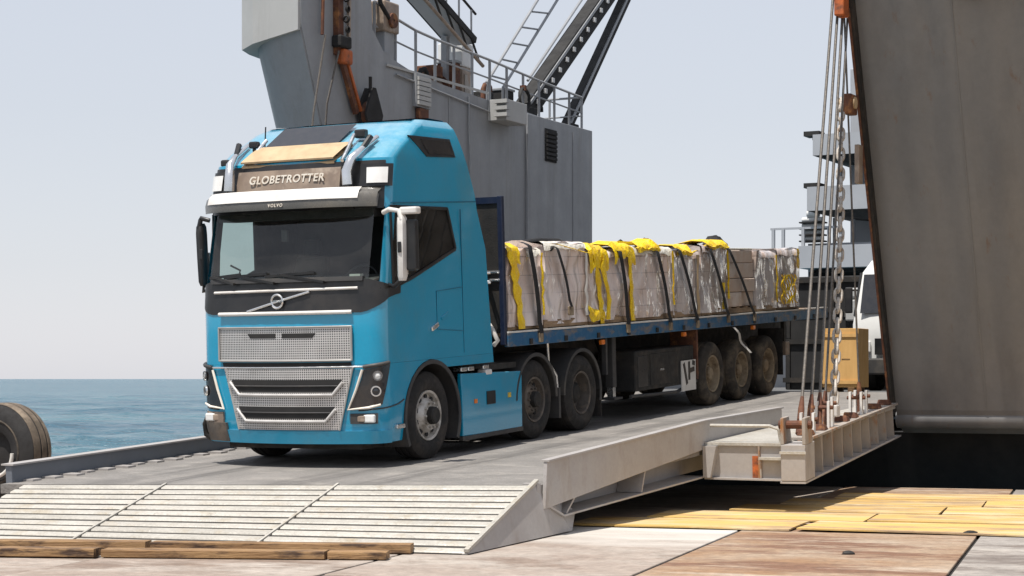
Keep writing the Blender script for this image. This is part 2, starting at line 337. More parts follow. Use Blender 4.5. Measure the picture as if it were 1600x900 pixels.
def glass_mat(name, tint, rough=0.02, refl=0.10):
    m = bpy.data.materials.new(name); m.use_nodes = True; MAT[name] = m
    nt = m.node_tree; N = nt.nodes; L = nt.links
    N.remove(N['Principled BSDF'])
    t = N.new('ShaderNodeBsdfTransparent'); t.inputs[0].default_value = (*tint, 1)
    g = N.new('ShaderNodeBsdfGlossy'); g.inputs['Roughness'].default_value = rough; g.inputs[0].default_value = (1, 1, 1, 1)
    ge = N.new('ShaderNodeNewGeometry'); dt = N.new('ShaderNodeVectorMath'); dt.operation = 'DOT_PRODUCT'; L.new(ge.outputs['Normal'], dt.inputs[0]); L.new(ge.outputs['Incoming'], dt.inputs[1])
    ab = N.new('ShaderNodeMath'); ab.operation = 'ABSOLUTE'; L.new(dt.outputs['Value'], ab.inputs[0])
    om = N.new('ShaderNodeMath'); om.operation = 'SUBTRACT'; om.inputs[0].default_value = 1.0; L.new(ab.outputs[0], om.inputs[1])
    pw = N.new('ShaderNodeMath'); pw.operation = 'POWER'; pw.inputs[1].default_value = 5.0; L.new(om.outputs[0], pw.inputs[0])
    fr = N.new('ShaderNodeMath'); fr.operation = 'MULTIPLY_ADD'; fr.inputs[1].default_value = 0.95; fr.inputs[2].default_value = 0.045; L.new(pw.outputs[0], fr.inputs[0])
    mx = N.new('ShaderNodeMixShader'); L.new(fr.outputs[0], mx.inputs[0]); L.new(t.outputs[0], mx.inputs[1]); L.new(g.outputs[0], mx.inputs[2])
    df = N.new('ShaderNodeBsdfDiffuse'); df.inputs[0].default_value = (0.45, 0.43, 0.40, 1)
    dn = N.new('ShaderNodeTexNoise'); dn.inputs['Scale'].default_value = 3.0; dn.inputs['Detail'].default_value = 8
    dr = N.new('ShaderNodeMapRange'); dr.inputs['From Min'].default_value = 0.3; dr.inputs['From Max'].default_value = 0.75; dr.inputs['To Min'].default_value = 0.01; dr.inputs['To Max'].default_value = 0.06; L.new(dn.outputs[0], dr.inputs['Value'])
    m2 = N.new('ShaderNodeMixShader'); L.new(dr.outputs[0], m2.inputs[0]); L.new(mx.outputs[0], m2.inputs[1]); L.new(df.outputs[0], m2.inputs[2])     # dust film
    L.new(m2.outputs[0], N['Material Output'].inputs[0])
glass_mat('glass', (0.66, 0.75, 0.73))
glass_mat('glass_dark', (0.16, 0.16, 0.16))

def grille_mat():
    m = mat('grille_mesh', (0.62, 0.60, 0.58), (0.54, 0.52, 0.50), 3, 0.4, 0.55, dirt=(0.30, 0.27, 0.24), dirt_lo=0.55, dirt_hi=0.9)
    nt = m.node_tree; N = nt.nodes; L = nt.links; b = N['Principled BSDF']
    tc = N.new('ShaderNodeTexCoord'); mp = N.new('ShaderNodeMapping'); mp.inputs['Scale'].default_value = (38, 0, 38); L.new(tc.outputs['Object'], mp.inputs[0])
    vo = N.new('ShaderNodeTexVoronoi'); vo.inputs['Randomness'].default_value = 0.0; vo.inputs['Scale'].default_value = 1.0; L.new(mp.outputs[0], vo.inputs['Vector'])
    r = N.new('ShaderNodeMapRange'); r.inputs['From Min'].default_value = 0.22; r.inputs['From Max'].default_value = 0.38; L.new(vo.outputs['Distance'], r.inputs['Value'])
    src = b.inputs['Base Color'].links[0].from_socket
    mx = N.new('ShaderNodeMix'); mx.data_type = 'RGBA'; mx.inputs[6].default_value = (0.05, 0.05, 0.05, 1)
    L.new(r.outputs[0], mx.inputs['Factor']); L.new(src, mx.inputs[7]); L.new(mx.outputs[2], b.inputs['Base Color'])
grille_mat()

def sea_mat():
    m = bpy.data.materials.new('sea_water'); m.use_nodes = True; MAT['sea_water'] = m
    nt = m.node_tree; N = nt.nodes; L = nt.links; b = N['Principled BSDF']
    b.inputs['Base Color'].default_value = (0.055, 0.20, 0.235, 1); b.inputs['Roughness'].default_value = 0.22; b.inputs['IOR'].default_value = 1.33
    tc = N.new('ShaderNodeTexCoord'); prev = None
    for sc, st, d in ((0.35, 1.0, 2.0), (1.5, 1.0, 0.6)):
        mp = N.new('ShaderNodeMapping'); mp.inputs['Scale'].default_value = (0.55, 1.0, 1); L.new(tc.outputs['Object'], mp.inputs[0])
        n = N.new('ShaderNodeTexNoise'); n.inputs['Scale'].default_value = sc; n.inputs['Detail'].default_value = 5; L.new(mp.outputs[0], n.inputs['Vector'])
        bp = N.new('ShaderNodeBump'); bp.inputs['Strength'].default_value = st; bp.inputs['Distance'].default_value = d; L.new(n.outputs[0], bp.inputs['Height'])
        if prev: L.new(prev.outputs[0], bp.inputs['Normal'])
        prev = bp
    L.new(prev.outputs[0], b.inputs['Normal'])
    # drifting patches of greener and bluer water
    n = N.new('ShaderNodeTexNoise'); n.inputs['Scale'].default_value = 0.05; n.inputs['Detail'].default_value = 6
    mp = N.new('ShaderNodeMapping'); mp.inputs['Scale'].default_value = (0.25, 1.0, 1); L.new(tc.outputs['Object'], mp.inputs[0]); L.new(mp.outputs[0], n.inputs['Vector'])
    cr = N.new('ShaderNodeMix'); cr.data_type = 'RGBA'; cr.inputs[6].default_value = (0.030, 0.092, 0.135, 1); cr.inputs[7].default_value = (0.070, 0.155, 0.19, 1)
    mr = N.new('ShaderNodeMapRange'); mr.inputs['From Min'].default_value = 0.35; mr.inputs['From Max'].default_value = 0.65; L.new(n.outputs[0], mr.inputs['Value']); L.new(mr.outputs[0], cr.inputs['Factor']); L.new(cr.outputs[2], b.inputs['Base Color'])
sea_mat()

def bleach(m):
    """salt-bleached band on the plate beside the plywood, with a ragged outline of its own"""
    nt = m.node_tree; N = nt.nodes; L = nt.links; b = N['Principled BSDF']
    tc = N.new('ShaderNodeTexCoord'); sp = N.new('ShaderNodeSeparateXYZ'); L.new(tc.outputs['Object'], sp.inputs[0])
    mp = N.new('ShaderNodeMapping'); mp.inputs['Scale'].default_value = (0.35, 1.3, 1); L.new(tc.outputs['Object'], mp.inputs[0])
    n = N.new('ShaderNodeTexNoise'); n.inputs['Scale'].default_value = 1.1; n.inputs['Detail'].default_value = 8; L.new(mp.outputs[0], n.inputs['Vector'])
    ma = N.new('ShaderNodeMath'); ma.operation = 'MULTIPLY_ADD'; ma.inputs[1].default_value = 5.0; L.new(n.outputs[0], ma.inputs[0]); L.new(sp.outputs['Y'], ma.inputs[2])
    mr = N.new('ShaderNodeMapRange'); mr.inputs['From Min'].default_value = 4.3; mr.inputs['From Max'].default_value = 6.6; L.new(ma.outputs[0], mr.inputs['Value'])
    mx = N.new('ShaderNodeMix'); mx.data_type = 'RGBA'; mx.inputs[7].default_value = (0.54, 0.51, 0.465, 1)
    L.new(mr.outputs[0], mx.inputs['Factor']); L.new(b.inputs['Base Color'].links[0].from_socket, mx.inputs[6]); L.new(mx.outputs[2], b.inputs['Base Color'])
def wrap_mat(name, card1, card2, film, cover):
    '''cartons seen through creased stretch film'''
    m = bpy.data.materials.new(name); m.use_nodes = True; MAT[name] = m
    nt = m.node_tree; N = nt.nodes; L = nt.links; b = N['Principled BSDF']
    tc = N.new('ShaderNodeTexCoord'); oi = N.new('ShaderNodeObjectInfo')
    off = N.new('ShaderNodeVectorMath'); off.operation = 'SCALE'; off.inputs[0].default_value = (11, 7, 0); L.new(oi.outputs['Random'], off.inputs['Scale'])
    ad = N.new('ShaderNodeVectorMath'); ad.operation = 'ADD'; L.new(tc.outputs['Object'], ad.inputs[0]); L.new(off.outputs[0], ad.inputs[1])
    sp = N.new('ShaderNodeSeparateXYZ'); L.new(tc.outputs['Object'], sp.inputs[0]); cb = N.new('ShaderNodeCombineXYZ'); L.new(sp.outputs['Y'], cb.inputs['X']); L.new(sp.outputs['Z'], cb.inputs['Y'])
    br = N.new('ShaderNodeTexBrick'); L.new(cb.outputs[0], br.inputs['Vector']); br.inputs['Scale'].default_value = 1.0; br.inputs['Brick Width'].default_value = 0.42; br.inputs['Row Height'].default_value = 0.235; br.inputs['Mortar Size'].default_value = 0.008; br.inputs['Mortar Smooth'].default_value = 0.5
    br.inputs['Color1'].default_value = (*card1, 1); br.inputs['Color2'].default_value = (*card2, 1); br.inputs['Mortar'].default_value = (card2[0]*0.45, card2[1]*0.42, card2[2]*0.4, 1)
    def ns(sc, st, typ='FBM', det=6):
        mp = N.new('ShaderNodeMapping'); mp.inputs['Scale'].default_value = st; mp.inputs['Rotation'].default_value = (R(14), 0, 0); L.new(ad.outputs[0], mp.inputs[0])
        n = N.new('ShaderNodeTexNoise'); n.noise_type = typ; n.inputs['Scale'].default_value = sc; n.inputs['Detail'].default_value = det; n.inputs['Distortion'].default_value = 0.6; L.new(mp.outputs[0], n.inputs['Vector']); return n
    def rg(src, lo, hi, a=0.0, c=1.0):
        r = N.new('ShaderNodeMapRange'); r.inputs['From Min'].default_value = lo; r.inputs['From Max'].default_value = hi; r.inputs['To Min'].default_value = a; r.inputs['To Max'].default_value = c; L.new(src, r.inputs['Value']); return r.outputs[0]
    def mx(f, a, c):
        x = N.new('ShaderNodeMix'); x.data_type = 'RGBA'; L.new(f, x.inputs['Factor']); L.new(a, x.inputs[6]); x.inputs[7].default_value = (*c, 1); return x.outputs[2]
    haze = ns(1.6, (1, 1, 0.7)); cre = ns(2.6, (1.3, 1.3, 0.55), 'RIDGED_MULTIFRACTAL', 5); fine = ns(9.0, (1, 1, 0.8), 'RIDGED_MULTIFRACTAL', 4)
    col = mx(rg(haze.outputs[0], 0.38, 0.62, cover*0.15, cover), br.outputs['Color'], film)
    col = mx(rg(cre.outputs[0], 0.42, 1.05, 0, 0.8), col, (0.90, 0.89, 0.88))  # film glints along the creases painted as pale streaks
    L.new(col, b.inputs['Base Color'])
    b.inputs['Roughness'].default_value = 0.22; b.inputs['Coat Weight'].default_value = 0.8; b.inputs['Coat Roughness'].default_value = 0.1
    b1 = N.new('ShaderNodeBump'); b1.inputs['Strength'].default_value = 1.0; b1.inputs['Distance'].default_value = 0.11; L.new(cre.outputs[0], b1.inputs['Height'])
    b2 = N.new('ShaderNodeBump'); b2.inputs['Strength'].default_value = 0.6; b2.inputs['Distance'].default_value = 0.02; L.new(fine.outputs[0], b2.inputs['Height']); L.new(b1.outputs[0], b2.inputs['Normal'])
    L.new(b2.outputs[0], b.inputs['Normal']); L.new(b2.outputs[0], b.inputs['Coat Normal'])
wrap_mat('wrap', (0.62, 0.47, 0.385), (0.52, 0.38, 0.30), (0.78, 0.71, 0.685), 0.9)
wrap_mat('wrap_dark', (0.46, 0.36, 0.30), (0.36, 0.27, 0.22), (0.64, 0.60, 0.585), 0.8)
bleach(mat('plate_bleached', (0.345, 0.285, 0.24), (0.28, 0.22, 0.18), 0.8, 0.85, dirt=(0.43, 0.385, 0.335), dirt_scale=0.7, dirt_lo=0.46, dirt_hi=0.66, dstretch=(0.6,1.2,1), bump=0.3, bscale=14, fine=0.3, fscale=9, stain=(0.205, 0.15, 0.115), stain_scale=0.9, stain_lo=0.52, stain_hi=0.64))

# ------------------------------------------------------------------ the setting: sea, pier
def build_sea():
    mb = MB(); rows = []
    d = 8.0; ds = []
    while d < 40000: ds.append(d); d *= 1.012 if d < 320 else (1.06 if d < 2500 else 1.5)
    for d in ds:
        row = []
        for k in range(121):
            t = -0.75 + 1.5*k/120
            x, y = d*t, d
            a = 1.0 if d < 260 else max(0.0, 1-(d-260)/900)
            z = 0
            if a > 0:
                z = 0.11*noise.noise((x*0.10, y*0.22, 0.3)) + 0.07*noise.noise((x*0.28, y*0.55, 4.1)) + 0.05*noise.noise((x*0.6, y*1.2, 9.7))
            row.append((x, y, -1.25 + z*a*3.2))
        rows.append(row)
    mb.grid(rows)
    struct(mb.build('sea', 'sea_water', smooth=60, recalc=False))
    # the same water behind and beside the viewer
    far = MB()
    far.add([(-40000,-20000,-1.45),(40000,-20000,-1.45),(40000,40000,-1.45),(-40000,40000,-1.45)], [(0,1,2,3)])
    struct(far.build('sea_far', 'sea_water', recalc=False))
build_sea()

def build_pier():
    base = MB()
    pts = [(-14,-12),(30,-12),(30,13.2),(-1.5,13.2),(-3.5,10.5),(-14,10.5)]
    base.prism(pts, 'xy', -1.1, -0.03)
    pier = struct(base.build('pier_deck', 'pier_dark', frame=PIER))
    # steel deck plates, one per strip and bay, with open joints
    W = 2.42
    for i in range(-6, 7):
        yy = -12.0
        bays = [-12, -6.0, -1.9, 4.55, 8.6, 13.1] if i % 2 == 0 else [-12, -7.2, -0.9, 4.55, 9.4, 13.1]
        for a, b in zip(bays[:-1], bays[1:]):
            x0, x1 = i*W+0.018, (i+1)*W-0.018
            if x0 < -13.9: continue
            y0, y1 = a+0.012, b-0.012
            if x0 < -3.4: y1 = min(y1, 10.4)
            if y1 - y0 < 0.3: continue
            dz = random.uniform(-0.005, 0.005)
            m = ('plate_bleached' if i == -1 and a < 4 and b > 4 else 'plate_pale') if i < 0 else ('plate_brown' if i == 0 else ('plate_grey' if i in (1, 3) else 'plate_brown'))
            mb = MB().box((x0, y0, -0.028), (x1, y1, dz))
            mb.build('deck_plate', m, pier, bevel=0.008)
    return pier
pier = build_pier()
def pier_loc(wx, wy):
    p = PIER.inverted() @ Vector((wx, wy, 0)); return p.x, p.y

# plywood sheets laid over the deck between the ramp and the hull
ply_label = ['%s plywood sheet, %s in the %s row counted from the truck ramp' % (c, p, r) for r, cs in (('front', ('yellow', 'bright yellow', 'sun-bleached', 'yellow')), ('second', ('half shaded', 'yellow', 'pale yellow', 'yellow')), ('third', ('shaded', 'yellow', 'bright yellow', 'yellow')), ('fourth', ('shaded', 'pale', 'yellow', 'yellow')), ('rearmost', ('shaded', 'pale', 'worn yellow', 'worn')))
             for p, c in zip(('first', 'second', 'third', 'last'), cs)]
def build_ply():
    k = 0
    for r, (y0, xs) in enumerate(((4.62, (-1.9, 0.58, 5.6, 8.05)), (5.90, (-1.3, 1.16, 3.7, 6.15)), (7.18, (-0.6, 1.86, 4.3, 6.75)), (8.46, (-0.2, 2.25, 4.7, 7.15)), (9.74, (0.3, 2.75, 5.2, 7.65)))):
        for j, x0 in enumerate(xs):
            mb = MB(); n = 6
            L, W = 2.42, 1.20
            lift = [random.uniform(0, 0.012) for _ in range(4)]
            top = []; 
            for a in range(n+1):
                row = []
                for b in range(4):
                    fx, fy = a/n, b/3
                    z = 0.020 + 0.012*abs(noise.noise((k*3.1+fx*2, fy*2, 0.5))) + lift[0]*fx*fy + lift[1]*(1-fx)*(1-fy)
                    row.append((fx*L, fy*W, z))
                top.append(row)
            mb.grid(top)
            bot = [[(p[0], p[1], p[2]-0.016) for p in row] for row in top]
            mb.grid([row[::-1] for row in bot])
            edge_t = [top[a][0] for a in range(n+1)] + [top[n][b] for b in range(1, 4)] + [top[a][3] for a in range(n-1, -1, -1)] + [top[0][b] for b in range(2, 0, -1)]
            edge_b = [(p[0], p[1], p[2]-0.016) for p in edge_t]
            mb.grid([edge_t, edge_b], closed=True)
            rot = R(random.uniform(-1.2, 1.2)) + (R(-2.5) if r == 0 else 0)
            o = mb.build('plywood_sheet', 'plywood', frame=PIER @ Matrix.Translation((x0, y0 + random.uniform(-0.02, 0.02), 0.002 + 0.001*k)) @ Matrix.Rotation(rot, 4, 'Z'))
            tag(o, ply_label[k], 'plywood', 'plywood sheets laid on the pier')
            k += 1
build_ply()

# ------------------------------------------------------------------ the loading ramp
def build_ramp():
    t = thing('loading_ramp', 'long grey steel loading ramp carrying the blue truck down to the pier', 'ramp', RAMP)
    A = (2.56, -2.19); B = (-3.28, -3.46)
    d = MB().prism([A, (2.56, 12.3), (-3.28, 12.3), B], 'xy', -0.10, 0.0)
    deck = d.build('deck', 'ramp_deck', t)
    # far side kerb rail
    r = MB().box((-3.33, -3.32, -0.12), (-3.24, 12.2, 0.185))
    r.build('far_rail', 'rail_grey', t, bevel=0.008)
    MB().box((-3.37, -3.34, 0.187), (-3.20, 12.2, 0.205)).build('rail_cap', 'ramp_paint', t)
    for k in range(22):
        yy = -3.15 + 0.30*k
        MB().box((-3.238, yy, 0.001), (-3.10+0.05*(k % 3), yy+0.14, 0.022)).build('kerb_cleat', 'ramp_paint', t)
    # near side girder plate (tapers) and its top flange
    g = MB()
    g.prism([(-2.15, -0.24), (2.12, -0.03), (4.9, -0.02), (4.9, 0.26), (2.15, 0.30), (-2.08, 0.225)], 'yz', 2.565, 2.605)
    g.build('side_girder', 'ramp_paint', t, bevel=0.004)
    MB().bar((2.585, -2.09, 0.236), (2.585, 2.15, 0.311), 0.095, 0.018).bar((2.585, 2.15, 0.311), (2.585, 4.9, 0.271), 0.095, 0.018).build('top_flange', 'ramp_paint', t)
    MB().box((2.40, -2.24, -0.24), (2.565, -2.16, 0.02)).build('end_plate', 'ramp_paint', t)
    # under structure: recessed web, bottom chord, diagonal stiffeners
    w = MB().prism([(-1.72, -0.34), (0.3, -0.35), (6.0, -0.35), (6.0, -0.02), (-2.1, -0.11)], 'yz', 2.24, 2.27)
    w.build('web_plate', 'ramp_paint', t)
    ch = MB(); ch.bar((2.42, -2.05, -0.22), (2.42, -1.70, -0.36), 0.36, 0.02); ch.bar((2.42, -1.70, -0.36), (2.42, 2.15, -0.36), 0.36, 0.02)
    ch.build('bottom_chord', 'ramp_paint', t)
    for (ya, yb_) in ((-1.62, -1.20), (0.30, 0.44)):
        MB().bar((2.43, ya, -0.35), (2.43, yb_, -0.06), 0.30, 0.025, up=(0,1,0)).build('stiffener', 'ramp_paint', t)
    for yy in (-2.5, -0.5, 1.5, 3.5, 5.5, 7.5, 9.5, 11.5):
        MB().box((-3.2, yy, -0.34), (2.2, yy+0.10, -0.10)).build('cross_beam', 'flap_base', t)
    for xx in (-2.9, -1.4, 0.4, 1.7):
        MB().box((xx, -2.3, -0.36), (xx+0.12, 12.2, -0.101)).build('long_beam', 'flap_base', t)
    # side platform widening to the lifting arm
    MB().prism([(2.61, 2.13), (3.62, 2.13), (3.15, 8.3), (2.61, 8.3)], 'xy', 0.02, 0.055).build('platform_plate', 'slat_alu', t)
    MB().box((2.61, 2.16, -0.36), (3.60, 2.20, 0.018)).build('platform_front', 'ramp_paint', t)
    MB().prism([(2.61, -0.36), (2.70, -0.36), (2.78, 0.016), (2.61, 0.016)], 'xz', 2.06, 2.157).build('gusset', 'ramp_paint', t)
    MB().box((3.20, 2.148, -0.36), (3.285, 2.158, -0.10)).build('rust_run', 'orange_paint', t)
    MB().box((2.61, 2.10, -0.385), (3.62, 2.40, -0.362)).build('platform_foot', 'ramp_paint', t)
    MB().box((3.30, 2.09, -0.14), (3.60, 2.158, -0.11)).build('platform_rib', 'slat_alu', t)
    MB().box((3.30, 2.125, -0.36), (3.32, 2.158, -0.145)).build('platform_rib', 'ramp_rust', t)
    MB().box((3.28, 2.125, -0.36), (3.30, 2.158, 0.018)).build('platform_rib', 'ramp_rust', t)
    # kerb tube along the platform inner edge
    MB().tube([(2.66, 2.2, 0.25), (3.40, 2.22, 0.25), (3.50, 2.24, 0.21), (3.52, 2.25, 0.06)], 0.02).build('guard_tube', 'slat_alu', t)
    # lifting arm: outer box girder running up to the hull
    P0 = Vector((3.78, 2.06, 0)); P1 = Vector((3.07, 8.5, 0)); dr = (P1-P0).normalized(); nr = Vector((dr.y, -dr.x, 0))
    def ap(s, off, z): q = P0 + dr*s + nr*off; return (q.x, q.y, z)
    Ls = (P1-P0).length
    wb = MB().hexa([ap(0.5,-0.10,-0.38), ap(Ls,-0.10,-0.38), ap(Ls,-0.06,-0.38), ap(0.5,-0.06,-0.38)], [ap(0.5,-0.10,0.06), ap(Ls,-0.10,0.06), ap(Ls,-0.06,0.06), ap(0.5,-0.06,0.06)])
    wb.build('arm_web', 'ramp_rust', t)
    MB().bar(ap(0.0, -0.05, -0.395), ap(Ls, -0.05, -0.395), 0.30, 0.022).build('arm_bottom_flange', 'ramp_paint', t)
    MB().bar(ap(0.5, -0.06, 0.075), ap(Ls, -0.06, 0.075), 0.24, 0.028).build('arm_top_flange', 'ramp_rust', t)
    s = 1.15
    while s < Ls-0.2:
        MB().hexa([ap(s,-0.058,-0.382), ap(s+0.03,-0.058,-0.382), ap(s+0.03,0.06,-0.382), ap(s,0.06,-0.382)], [ap(s,-0.058,0.058), ap(s+0.03,-0.058,0.058), ap(s+0.03,0.04,0.058), ap(s,0.04,0.058)]).build('arm_rib', 'ramp_rust', t)
        s += 0.62
    # blunt front block with a fork of two cheeks
    MB().hexa([ap(0,-0.19,-0.38), ap(0.52,-0.19,-0.38), ap(0.52,0.10,-0.38), ap(0,0.10,-0.38)], [ap(0,-0.19,0.05), ap(0.52,-0.19,0.05), ap(0.52,0.10,0.05), ap(0,0.10,0.05)]).build('arm_block', 'ramp_paint', t, bevel=0.01)
    MB().hexa([ap(-0.02,-0.20,-0.06), ap(0,-0.20,-0.06), ap(0,0.11,-0.06), ap(-0.02,0.11,-0.06)], [ap(-0.02,-0.20,-0.03), ap(0,-0.20,-0.03), ap(0,0.11,-0.03), ap(-0.02,0.11,-0.03)]).build('block_lip', 'slat_alu', t)
    for o in (-0.19, 0.065):
        MB().hexa([ap(0,o,0.05), ap(0.42,o,0.05), ap(0.42,o+0.04,0.05), ap(0,o+0.04,0.05)], [ap(0,o,0.36), ap(0.30,o,0.36), ap(0.30,o+0.04,0.36), ap(0,o+0.04,0.36)]).build('fork_cheek', 'ramp_rust', t, bevel=0.006)
    MB().tube([ap(0.16,-0.24,0.27), ap(0.16,0.15,0.27)], 0.05, 12).build('fork_pin', 'rust_red', t)
    # welded lifting lugs in pairs, standing on the arm
    for s, h in ((1.05, 0.34), (1.95, 0.42), (2.16, 0.46), (4.1, 0.40), (4.45, 0.40)):
        for o in (-0.20, -0.05):
            MB().hexa([ap(s,o,0.085), ap(s+0.10,o,0.085), ap(s+0.10,o+0.03,0.085), ap(s,o+0.03,0.085)], [ap(s+0.02,o,h), ap(s+0.10,o,h), ap(s+0.10,o+0.03,h), ap(s+0.02,o+0.03,h)]).build('lifting_lug', 'white_trim', t)
        MB().tube([ap(s+0.06,-0.23,h-0.08), ap(s+0.06,0.02,h-0.08)], 0.025, 8).build('lug_pin', 'rust_red', t)
    for s in (0.75, 1.5, 2.9, 3.5, 5.2, 6.0):
        MB().hexa([ap(s,-0.17,0.09), ap(s+0.22,-0.17,0.09), ap(s+0.22,0.02,0.09), ap(s,0.02,0.09)], [ap(s+0.03,-0.15,0.17), ap(s+0.18,-0.15,0.15), ap(s+0.18,0.0,0.15), ap(s+0.03,0.0,0.17)]).build('arm_fitting', 'rust_red', t, bevel=0.01)
    return t
ramp = build_ramp()

def build_flap():
    t = thing('ramp_flap', 'ridged pale metal ramp flap sloping down to the timbers on the pier', 'ramp flap')
    z0 = CAM_Z
    A = Vector((0.255, 19.09, z0-1.056)); B = Vector((-5.20, 20.50, z0-1.128)); Cc = Vector((-0.40, 17.17, 0.012)); D = Vector((-5.80, 18.83, 0.012))
    nrm = (A-Cc).cross(B-Cc).normalized()
    if nrm.z < 0: nrm = -nrm
    def Q(s, r, h=0):          # s: 0 right .. 1 left ; r: 0 toe .. 1 top
        p = (Cc.lerp(A, r)).lerp(D.lerp(B, r), s)
        return p + nrm*h
    b = MB()
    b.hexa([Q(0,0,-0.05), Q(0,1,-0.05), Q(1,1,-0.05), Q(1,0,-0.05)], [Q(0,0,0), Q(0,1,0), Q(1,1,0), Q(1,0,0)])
    b.build('flap_plate', 'flap_base', t)  # shade of the grooves is put into this near-black base colour
    n = 11; seams = [0, 0.372, 0.71, 1.0]
    for i in range(n):
        r0 = (i+0.05)/n; r1 = (i+0.74)/n
        for a, c in zip(seams[:-1], seams[1:]):
            s0, s1 = a+0.004, c-0.004
            mb = MB()
            h = 0.014 + random.uniform(-0.003, 0.003)
            mb.hexa([Q(s0,r0,0.001), Q(s0,r1,0.001), Q(s1,r1,0.001), Q(s1,r0,0.001)], [Q(s0,r0+0.008,h), Q(s0,r1-0.008,h), Q(s1,r1-0.008,h), Q(s1,r0+0.008,h)])
            mb.build('slat', 'slat_alu', t, bevel=0.004)
    for s in (0.372, 0.71):
        MB().hexa([Q(s-0.0022,0.0,0.002), Q(s-0.0022,1,0.002), Q(s+0.0022,1,0.002), Q(s+0.0022,0,0.002)], [Q(s-0.0022,0,0.022), Q(s-0.0022,1,0.022), Q(s+0.0022,1,0.022), Q(s+0.0022,0,0.022)]).build('seam_bar', 'slat_alu', t)
    # triangular side cheek
    e = (A-B).normalized()*0.02
    sd = MB()
    tip = Vector((0.62, 19.75, 0.02))
    pl = [Cc + Vector((0,0,0.0)), A + Vector((0,0,0.02)), Vector((0.36, 19.45, z0-1.11)), Vector((0.66, 20.05, 0.20)), tip]
    pl2 = [p - Vector((0.05, 0, 0)) for p in pl]
    m = len(pl)
    sd.add(pl + pl2, [tuple(range(m)), tuple(range(2*m-1, m-1, -1))] + [(i, i+m, (i+1)%m+m, (i+1)%m) for i in range(m)])
    sd.build('side_cheek', 'ramp_paint', t)
    MB().bar(Cc+Vector((-0.01,0,0.03)), A+Vector((-0.01,0,0.045)), 0.045, 0.03).build('edge_bar', 'slat_alu', t)
    sd2 = MB(); q = [D, B, Vector((-5.0, 20.9, z0-1.13)), Vector((-5.0, 21.2, 0.02))]
    q2 = [p + Vector((0.05, 0, 0)) for p in q]
    sd2.add(q + q2, [(0,1,2,3), (7,6,5,4)] + [(i, i+4, (i+1)%4+4, (i+1)%4) for i in range(4)])
    sd2.build('side_cheek', 'ramp_paint', t)
    return t
build_flap()

# odds and ends lying on the deck
def deck_odds():
    for (x, y, sc, lab) in ((4.62, 19.35, 1.0, 'dark lump of rubble beside the right deck joint'), (3.02, 17.25, 0.7, 'small dark scrap on the brown stained deck plate')):
        mb = MB(); rows = []
        for i in range(5):
            a = math.pi*0.5*i/4
            rows.append([(sc*0.09*math.cos(a)*math.cos(t)*(1+0.4*noise.noise((t*2, i, x))), sc*0.06*math.cos(a)*math.sin(t)*(1+0.4*noise.noise((t*2.3, i, y))), sc*0.05*math.sin(a)) for t in [2*math.pi*k/10 for k in range(10)]])
        mb.grid(rows, closed=True)
        o = mb.build('rubble', 'chassis_black', frame=Matrix.Translation((x, y, 0.004)), smooth=30); tag(o, lab, 'rubble', 'scraps on the deck')
deck_odds()

# timbers at the toe of the flap
def timber(label, p, q, w, h, z=0.012):
    p = Vector((*p, 0)); q = Vector((*q, 0)); L = (q-p).length; a = math.atan2(q.y-p.y, q.x-p.x)
    mb = MB(); n = 14; ring = [(-w/2, 0), (w/2, 0), (w/2, h), (-w/2, h)]
    rows = []
    for i in range(n+1):
        x = L*i/n
        rows.append([(x, yy + 0.006*noise.noise((x*1.3, k*2.1, p.x)), zz + (0.005*noise.noise((x*0.9, k, p.y)) if zz > 0 else 0)) for k, (yy, zz) in enumerate(ring)])
    mb.grid(rows, closed=True); mb.add([rows[0][k] for k in range(4)], [(0,1,2,3)]); mb.add([rows[-1][k] for k in range(4)], [(3,2,1,0)])
    o = mb.build('timber', 'timber', bevel=0.006, frame=Matrix.Translation((p.x, p.y, z)) @ Matrix.Rotation(a, 4, 'Z'))
    return tag(o, label, 'timber', 'timbers at the toe of the flap')
timber('long weathered timber in the back row by the flap, its right end showing', (-3.28, 17.56), (-0.90, 17.31), 0.20, 0.082)
timber('weathered timber at left end of the back row by the flap', (-6.6, 17.93), (-3.33, 17.58), 0.20, 0.085)
timber('dark split timber in the front row, farthest left, cut by the frame', (-6.2, 17.28), (-3.66, 16.98), 0.24, 0.072)
timber('long brown timber in the front row below the flap', (-3.60, 16.97), (-1.62, 16.78), 0.22, 0.068)
timber('short brown timber block at right end of the front row', (-1.595, 16.78), (-1.08, 16.74), 0.21, 0.066)

